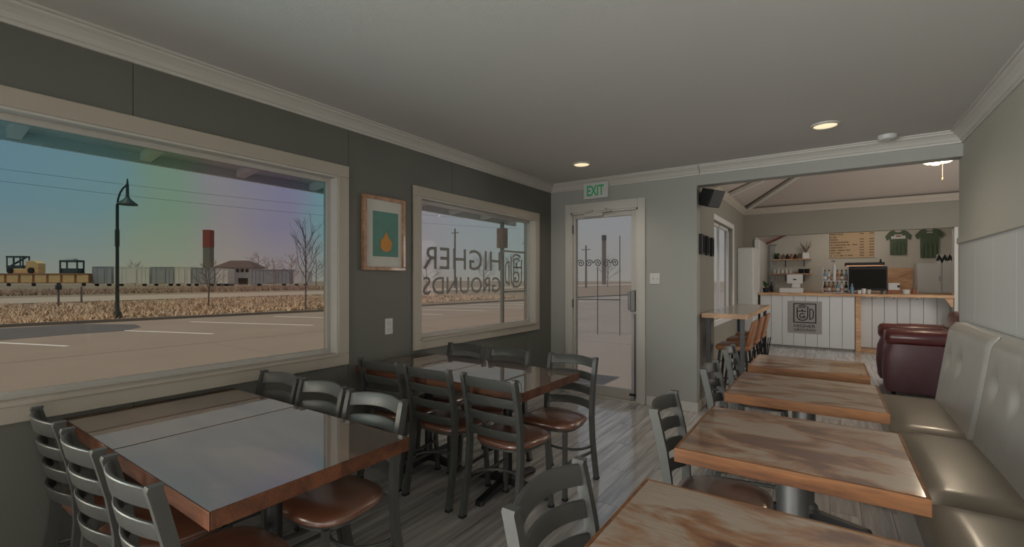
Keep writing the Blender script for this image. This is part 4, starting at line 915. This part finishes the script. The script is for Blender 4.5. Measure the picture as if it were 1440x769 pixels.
for y in range(-10, 40, 3): xform(MB().box(-2.6, 2.6, -0.05, 0.05, 0, 0.005), Matrix.Translation((-17.0+0.04*y, y, GZ)) @ Euler((0, 0, 0.35)).to_matrix().to_4x4()).build('parking_stripe', AWHITE, lot)
LOTSHADE = mat('lot_shadow_dark', (0.11, 0.105, 0.11), 0.9, noise=(0.8, 0.2))  # cast shadow painted onto the lot as a dark flat patch
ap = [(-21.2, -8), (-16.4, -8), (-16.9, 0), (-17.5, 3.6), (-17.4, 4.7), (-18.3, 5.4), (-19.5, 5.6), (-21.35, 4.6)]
MB().add([(x, y, GZ-0.01) for x, y in ap]+[(x, y, GZ+0.006) for x, y in ap], [tuple(range(8)), tuple(range(15, 7, -1))]+[(q, (q+1) % 8, (q+1) % 8+8, q+8) for q in range(8)]).build('lot_shadow_patch', LOTSHADE, lot)
cb = MB(); pts = [(-22.3, -40), (-21.9, 3), (-19.9, 14), (-14.1, 60)]
for (a, b) in zip(pts[:-1], pts[1:]):
    cb.add([(a[0]-.15, a[1], GZ-.2), (a[0], a[1], GZ-.2), (a[0], a[1], GZ+.10), (a[0]-.15, a[1], GZ+.10), (b[0]-.15, b[1], GZ-.2), (b[0], b[1], GZ-.2), (b[0], b[1], GZ+.10), (b[0]-.15, b[1], GZ+.10)], [(0, 1, 2, 3), (7, 6, 5, 4), (0, 4, 5, 1), (1, 5, 6, 2), (2, 6, 7, 3), (3, 7, 4, 0)])
struct('trim_13', cb, CONC)
struct('road', MB().add([(-41.5, -80, GZ+.0), (-54, -80, GZ), (-62, 300, GZ), (-49, 300, GZ), (-41.5, -80, GZ-.2), (-54, -80, GZ-.2), (-62, 300, GZ-.2), (-49, 300, GZ-.2)], [(3, 2, 1, 0), (4, 5, 6, 7), (0, 1, 5, 4), (1, 2, 6, 5), (2, 3, 7, 6), (3, 0, 4, 7)]), ROAD)
def tufts(name, m, n, xr, yr, h, seed, label):
    rg = random.Random(seed); g = MB()
    for i in range(n):
        x = rg.uniform(*xr); y = rg.uniform(*yr); s = rg.uniform(0.22, 1.0)*h
        for q in range(7):
            a = rg.uniform(0, 2*PI); d = Vector((math.cos(a), math.sin(a), 0)); sd = Vector((-d.y, d.x, 0))*0.035
            b0 = Vector((x, y, GZ-0.09))+d*0.10; g.add([b0-sd, b0+sd, b0+d*s*0.75+Vector((0, 0, s*rg.uniform(0.5, 1.0)))], [(0, 1, 2)])
    o = g.build(name, m); o['kind'] = 'stuff'; tag(o, label, 'grass'); return o
tufts('dry_grass', GRASS, 4200, (-41, -22.8), (2, 34), 0.36, 5, 'dry tan grass on the verge between parking lot and road')
tufts('low_brush', BRUSH, 900, (-41, -28), (2, 34), 0.36, 6, 'low brown brush scattered along the verge')
tufts('far_scrub', BRUSH, 3800, (-86, -66), (-10, 52), 0.9, 8, 'brown scrub beyond the road before the railcars')
# lamp post
t = thing('street_lamp', 'dark street lamp post with a hanging bell shade beyond the parking lot', 'street lamp', (-24.38, 6.39, GZ-0.08))
MB().lathe([(0.16, 0), (0.14, 0.25), (0.08, 0.32), (0.065, 1.2), (0.055, 4.75)], 12).build('post', POLE, t, smooth=50)
ad = Vector((0.55, 0.83, 0)).normalized()
MB().tube([(0, 0, 4.7), tuple(ad*0.03+Vector((0, 0, 5.0))), tuple(ad*0.10+Vector((0, 0, 5.25))), tuple(ad*0.20+Vector((0, 0, 5.45))), tuple(ad*0.32+Vector((0, 0, 5.58)))], 0.035, 8).tube([(0, 0, 4.72), tuple(ad*0.32+Vector((0, 0, 4.95)))], 0.02, 6).build('arm', POLE, t, smooth=50)
hp = ad*0.34; MB().lathe([(0.02, 5.85), (0.05, 5.55), (0.06, 5.10), (0.13, 4.98), (0.34, 4.80), (0.36, 4.75), (0.05, 4.78)], 16, c=(hp.x, hp.y, 0)).build('shade', POLE, t, smooth=50)
MB().box(-0.10, 0.06, -0.06, 0.06, 3.0, 3.7).build('banner_bracket', POLE, t)
# bare trees
def tree(label, x, y, h, seed, m=BARK, spread=0.5, depth=4, name='bare_tree', thick=0.02, cat='tree', z=GZ-0.08):
    rg = random.Random(seed); g = MB()
    t = thing(name, label, cat, (x, y, z), 0, 'bare winter trees outside')
    tr = MB(); tr.tube([(0, 0, 0), (rg.uniform(-.02, .02)*h, rg.uniform(-.02, .02)*h, h*0.5), (0, 0, h*0.96)], [h*thick, h*thick*0.75, h*thick*0.15], 6); tr.build('trunk', m, t)
    def br(p, d, L, r, dep):
        q = p+d*L; mid = p+d*L*0.5+Vector((rg.uniform(-1, 1), rg.uniform(-1, 1), rg.uniform(-.3, 1)))*L*0.08
        g.tube([p, mid, q], [r, r*0.75, r*0.35], 4)
        if dep > 0:
            for k in range(3):
                nd = (d+Vector((rg.uniform(-1, 1), rg.uniform(-1, 1), rg.uniform(-.3, .9)))*0.75).normalized(); br(p+d*L*rg.uniform(0.4, 1.0), nd, L*rg.uniform(0.5, 0.75), r*0.55, dep-1)
    nb = 11
    for i in range(nb):
        a = i*2.4+rg.uniform(-.4, .4); z0 = h*(0.25+0.62*i/nb); d = Vector((math.cos(a)*spread, math.sin(a)*spread, 0.8)).normalized(); br(Vector((0, 0, z0)), d, h*(0.36-0.20*i/nb), h*thick*0.42, depth-2)
    g.build('branches', m, t); return t
tree('tall thin bare tree at the right edge of the big window view', -23.4, 14.15, 4.7, 1, spread=0.42, thick=0.011)
tree('small bare sapling on the verge below the red-topped tower', -28.4, 11.4, 2.6, 2, spread=0.9, thick=0.016)
for i, (x, y, h, sd_, lb) in enumerate(((-132.5, 66.0, 9.3, 11, 'bushy bare tree behind the small white house, left of its roof'), (-99.5, 52.8, 6.2, 12, 'low bare tree just right of the small white house'), (-96.4, 55.0, 7.2, 13, 'wide bare tree midway between white house and window edge'),
      (-90.1, 56.9, 6.0, 14, 'bare tree behind the tall thin tree at the right window edge'), (-150, 61, 7.6, 15, 'reddish bare tree left of the red-topped tower behind railcars'), (-155.5, 44.6, 6.6, 16, 'low bare tree behind the grey boxcar near the lamp post'),
      (-43.3, 43.0, 4.6, 17, 'bare tree seen low behind the letter R of the window'), (-43.3, 55.2, 5.6, 18, 'bare tree seen behind the middle letters of the window'), (-48.0, 70.0, 6.5, 19, 'bare tree seen near the emblem of the lettered window'), (-40.0, 95.0, 6.5, 20, 'bare tree seen through the glass of the door'))):
    tree(lb, x, y, h, sd_, m=BRUSH if i in (0, 1, 2, 4) else BARK, spread=1.4 if i < 4 else 1.0, depth=5, thick=0.016)
RZ = math.radians(34.6); RV = Vector((0.823, 0.568, 0)); FV = Vector((-0.568, 0.823, 0))
def far(name, label, cat, p0, group=None): return thing(name, label, cat, (p0[0], p0[1], GZ-0.08), RZ, group)
# gondola railcar: six yellow panels between rusty ribs
t = far('gondola_railcar', 'long yellow gondola railcar with rusty ribs at the far left', 'railcar', (-163.5, 20.8))
LG = 20.2
MB().box(-12, LG, 0.0, 2.6, 0.75, 3.0).build('body', RUST, t)
for i in range(10):
    x = -12+0.3+i*3.36
    if x > LG-1: break
    MB().box(x, x+2.7, -0.10, 0.0, 0.9, 2.75).build('panel', YEL, t)
MB().box(-12, LG, -0.16, 2.7, 2.82, 3.1).build('top_rail', RUST, t)
for x in (-10, -4, 2, 8, 14, 20): MB().cyl((x, -0.05, 0.42), (x, 0.25, 0.42), 0.42, n=14).build('wheel', BLACK, t)
t = far('wheel_loader', 'yellow wheel loader with dark teal cab standing on the gondola', 'loader', (-164.0, 21.7)); t.location.z += 3.07
MB().box(0.0, 7.6, 0.4, 2.2, 0.1, 1.2).build('chassis', YEL, t, bevel=0.1); MB().prism([(4.4, 1.2), (7.6, 1.2), (7.6, 2.5), (6.4, 3.2), (4.6, 3.1)], 0.4, 2.2).build('engine_hood', YEL, t, bevel=0.1)
cbm = MB().box(-0.4, 3.9, 0.5, 2.1, 3.9, 4.3)
for x in (-0.3, 1.4, 3.6): 
    for y in (0.5, 1.95): cbm.box(x, x+0.25, y, y+0.15, 1.2, 3.9)
cbm.box(-0.3, 3.8, 0.5, 2.1, 1.2, 2.0).cyl((0.2, 1.3, 2.0), (3.6, 1.3, 3.9), 0.22); cbm.build('cab', DTEAL, t)
for x in (0.9, 6.0): MB().cyl((x, 0.1, 0.75), (x, 0.6, 0.75), 0.72, n=18).build('wheel', BLACK, t)
t = far('machine_cab', 'dark teal machine cab frame standing on the right end of the gondola', 'machine', (-152.6, 28.8)); t.location.z += 3.13
mb = MB(); 
for x in (0, 4.1): 
    for y in (0.3, 2.0): mb.box(x, x+0.3, y, y+0.2, 0, 3.2)
mb.box(0, 4.4, 0.3, 2.2, 2.7, 3.2).box(0.3, 4.1, 0.5, 2.0, 0.0, 1.2); mb.build('frame', DTEAL, t); MB().box(1.2, 3.1, 0.6, 1.8, 3.2, 3.6).build('roof_unit', BOXW, t)
bx = [(-147.9, 34.0, 4.7, BOXG, 'grey boxcar directly right of the yellow gondola', 4.7), (-143.6, 37.0, 8.8, BOXW, 'white boxcar behind the lamp post in a row of railcars', 4.6), (-136.1, 42.2, 5.5, BOXG, 'dark grey boxcar right of the white boxcar', 4.6), (-131.4, 45.4, 4.0, BOXW, 'pale short boxcar left of the red-topped tower', 4.6), (-128.0, 47.8, 5.6, BOXG, 'grey boxcar under the red-topped tower', 4.4), (-123.2, 51.1, 3.0, BOXW, 'narrow white boxcar left of the small house', 4.2), (-116.0, 56.1, 9.5, BOXG, 'long grey railcar right of the small house', 4.0), (-107.6, 61.9, 3.5, BOXW, 'short pale railcar near the right window edge', 3.6)]
for (x, y, L, m, lb, h) in bx:
    t = far('boxcar', lb, 'railcar', (x, y), 'boxcars in the row'); MB().box(0, L*0.98, 0, 2.8, 0.6, h).build('body', m, t)
    MB().box(-0.02, L*0.98+0.02, -0.05, 2.85, h, h+0.12).build('roof', m, t)
    n = int(L/0.95)
    rb = MB()
    for q in range(n+1): rb.box(q*L*0.97/n, q*L*0.97/n+0.09, -0.07, 0, 0.6, h)
    rb.build('ribs', m, t)
    MB().box(L*0.35, L*0.62, -0.11, -0.05, 0.8, h-0.3).build('door', m, t)
    for q in (0.18, 0.82): MB().cyl((q*L, 0.1, 0.4), (q*L, 0.5, 0.4), 0.42, n=12).build('wheel', BLACK, t)
t = far('far_house', 'small white house with a brown hipped roof beyond the railcars', 'house', (-129.1, 54.3))
MB().box(0, 4.2, 0, 5, 0, 4.6).build('wall', BOXG, t); MB().box(4.2, 8.6, -0.4, 5, 0, 4.7).build('wall', BOXW, t)
MB().add([(-1.2, -1.2, 4.6), (9.6, -1.2, 4.6), (9.6, 6, 4.6), (-1.2, 6, 4.6), (1.5, 2.4, 6.6), (6.5, 2.4, 6.6)], [(0, 1, 5, 4), (2, 3, 4, 5), (1, 2, 5), (3, 0, 4), (3, 2, 1, 0)]).build('roof', ROOFB, t)
wb_ = MB().box(5.3, 7.7, -0.46, -0.38, 0.4, 2.0).build('garage_door', ROOFB, t)
for x in (4.7, 5.9, 7.1): MB().box(x, x+0.8, -0.46, -0.38, 3.5, 4.3).build('window', ROOFB, t)
t = far('tall_tower', 'tall square tower with a red top rising behind the railcars', 'tower', (-167.5, 66.7))
MB().box(-1.1, 1.1, 0, 2.2, 0, 12.2).build('shaft', TOWERG, t); MB().box(-1.15, 1.15, -0.05, 2.25, 12.2, 17.9).build('red_top', BRICK, t)
t = far('brown_tower', 'tall narrow brown tower seen through the door glass', 'tower', (-56.3, 131.3)); MB().box(-0.55, 0.55, 0, 1.1, 0, 13.6).build('shaft', BARK, t); MB().box(-0.6, 0.6, -0.05, 1.15, 13.6, 15.2).build('cap', POLE, t)
for (x, y, h, lb) in ((-60.3, 67.7, 11.6, 'tall utility pole rising between letters E and H of the window'), (-49.0, 76.0, 9.6, 'utility pole left of the emblem on the lettered window'), (-39.0, 82.0, 8.3, 'utility pole behind the emblem on the lettered window')):
    t = thing('utility_pole', lb, 'utility pole', (x, y, GZ-0.08)); MB().lathe([(0.22, 0), (0.16, h)], 8).build('pole', BARK, t); MB().box(-0.9, 0.9, -0.08, 0.08, h-0.9, h-0.75).build('crossarm', BARK, t)
for (x, y, h, lb) in ((-35.9, 6.8, 1.05, 'small dark mailbox on a post in the dry grass'), (-40.2, 8.7, 1.15, 'thin marker stake in the dry grass right of the roadside box')):
    t = thing('roadside_post', lb, 'post', (x, y, GZ-0.08)); MB().cyl((0, 0, 0), (0, 0, h), 0.05).build('post', BARK, t)
    if 'dark mailbox' in lb: MB().box(-0.16, 0.16, -0.12, 0.12, h, h+0.28).build('mailbox', POLE, t, bevel=0.03)
# power line
t = thing('power_line', 'thin power line crossing the sky of the big window', 'cable', (0, 0, 0))
for z0, z1 in ((14.2, 12.6), (15.6, 14.2)):
    MB().tube([(-88+i*3.2, -10+i*9.5, z0+(z1-z0)*i/10-1.2*math.sin(PI*i/10)) for i in range(11)], 0.018, 5).build('wire', POLE, t)
# awning along the window wall
t = thing('awning', 'grey awning with white rafter blocks outside above the windows', 'awning', (-3.036, 0, 2.40))
AY0, AY1 = -3.5, 6.1
MB().add([(0, AY0, 0.06), (-1.09, AY0, -0.09), (-1.09, AY1, -0.09), (0, AY1, 0.06), (0, AY0, 0.10), (-1.09, AY0, -0.05), (-1.09, AY1, -0.05), (0, AY1, 0.10)], [(0, 1, 2, 3), (7, 6, 5, 4), (0, 4, 5, 1), (1, 5, 6, 2), (2, 6, 7, 3), (3, 7, 4, 0)]).build('soffit', SOFFIT, t)
MB().box(-1.115, -1.09, AY0, AY1, -0.155, -0.03).build('fascia', SOFFIT, t); MB().box(-1.13, -1.115, AY0, AY1, -0.155, -0.125).build('drip_edge', AWHITE, t)
y = -2.72
while y < AY1:
    MB().add([(-0.02, y-0.032, -0.03), (-1.085, y-0.032, -0.145), (-1.085, y+0.032, -0.145), (-0.02, y+0.032, -0.03), (-0.02, y-0.032, 0.055), (-1.085, y-0.032, -0.09), (-1.085, y+0.032, -0.09), (-0.02, y+0.032, 0.055)], [(0, 1, 2, 3), (7, 6, 5, 4), (0, 4, 5, 1), (1, 5, 6, 2), (2, 6, 7, 3), (3, 7, 4, 0)]).build('rafter', AWHITE, t); y += 0.66
MB().box(-0.03, 0.0, AY0, AY1, -0.20, -0.05).build('ledger', AWHITE, t)
t = thing('porch_post', 'slim porch post with brown bracket seen right of the lettering', 'post', (-4.10, 5.68, GZ)); MB().box(-0.022, 0.022, -0.022, 0.022, 0, 2.42).build('post', TOWERG, t); MB().box(-0.06, 0.06, -0.06, 0.06, 2.02, 2.32).build('bracket', COPPERW, t)
t = thing('iron_trellis', 'tall wrought iron trellis with a scrolled top rail outside the glass door', 'trellis', (-5.35, 12.0, GZ), math.radians(12))
for x in (-0.85, -0.62, 0.0, 0.62): MB().cyl((x, 0, 0), (x, 0, 2.35 if x < -0.5 else (1.9 if x == 0 else 2.75)), 0.012, n=8).build('upright', POLE, t)
MB().cyl((-0.85, 0, 0.98), (0.62, 0, 0.98), 0.015, n=8).build('rail', POLE, t); MB().cyl((-0.85, 0, 2.30), (-0.62, 0, 2.30), 0.012, n=8).build('rail', POLE, t)
for i in range(5):
    x = -0.48+i*0.24; sp = [(x+0.11*(1-q/22)*math.cos(q*0.55)*(1 if i % 2 else -1), 0, 2.0+0.11*(1-q/22)*math.sin(q*0.55)) for q in range(20)]
    MB().tube(sp, 0.014, 6).build('scroll', POLE, t, smooth=60)
bpy.context.view_layer.update()
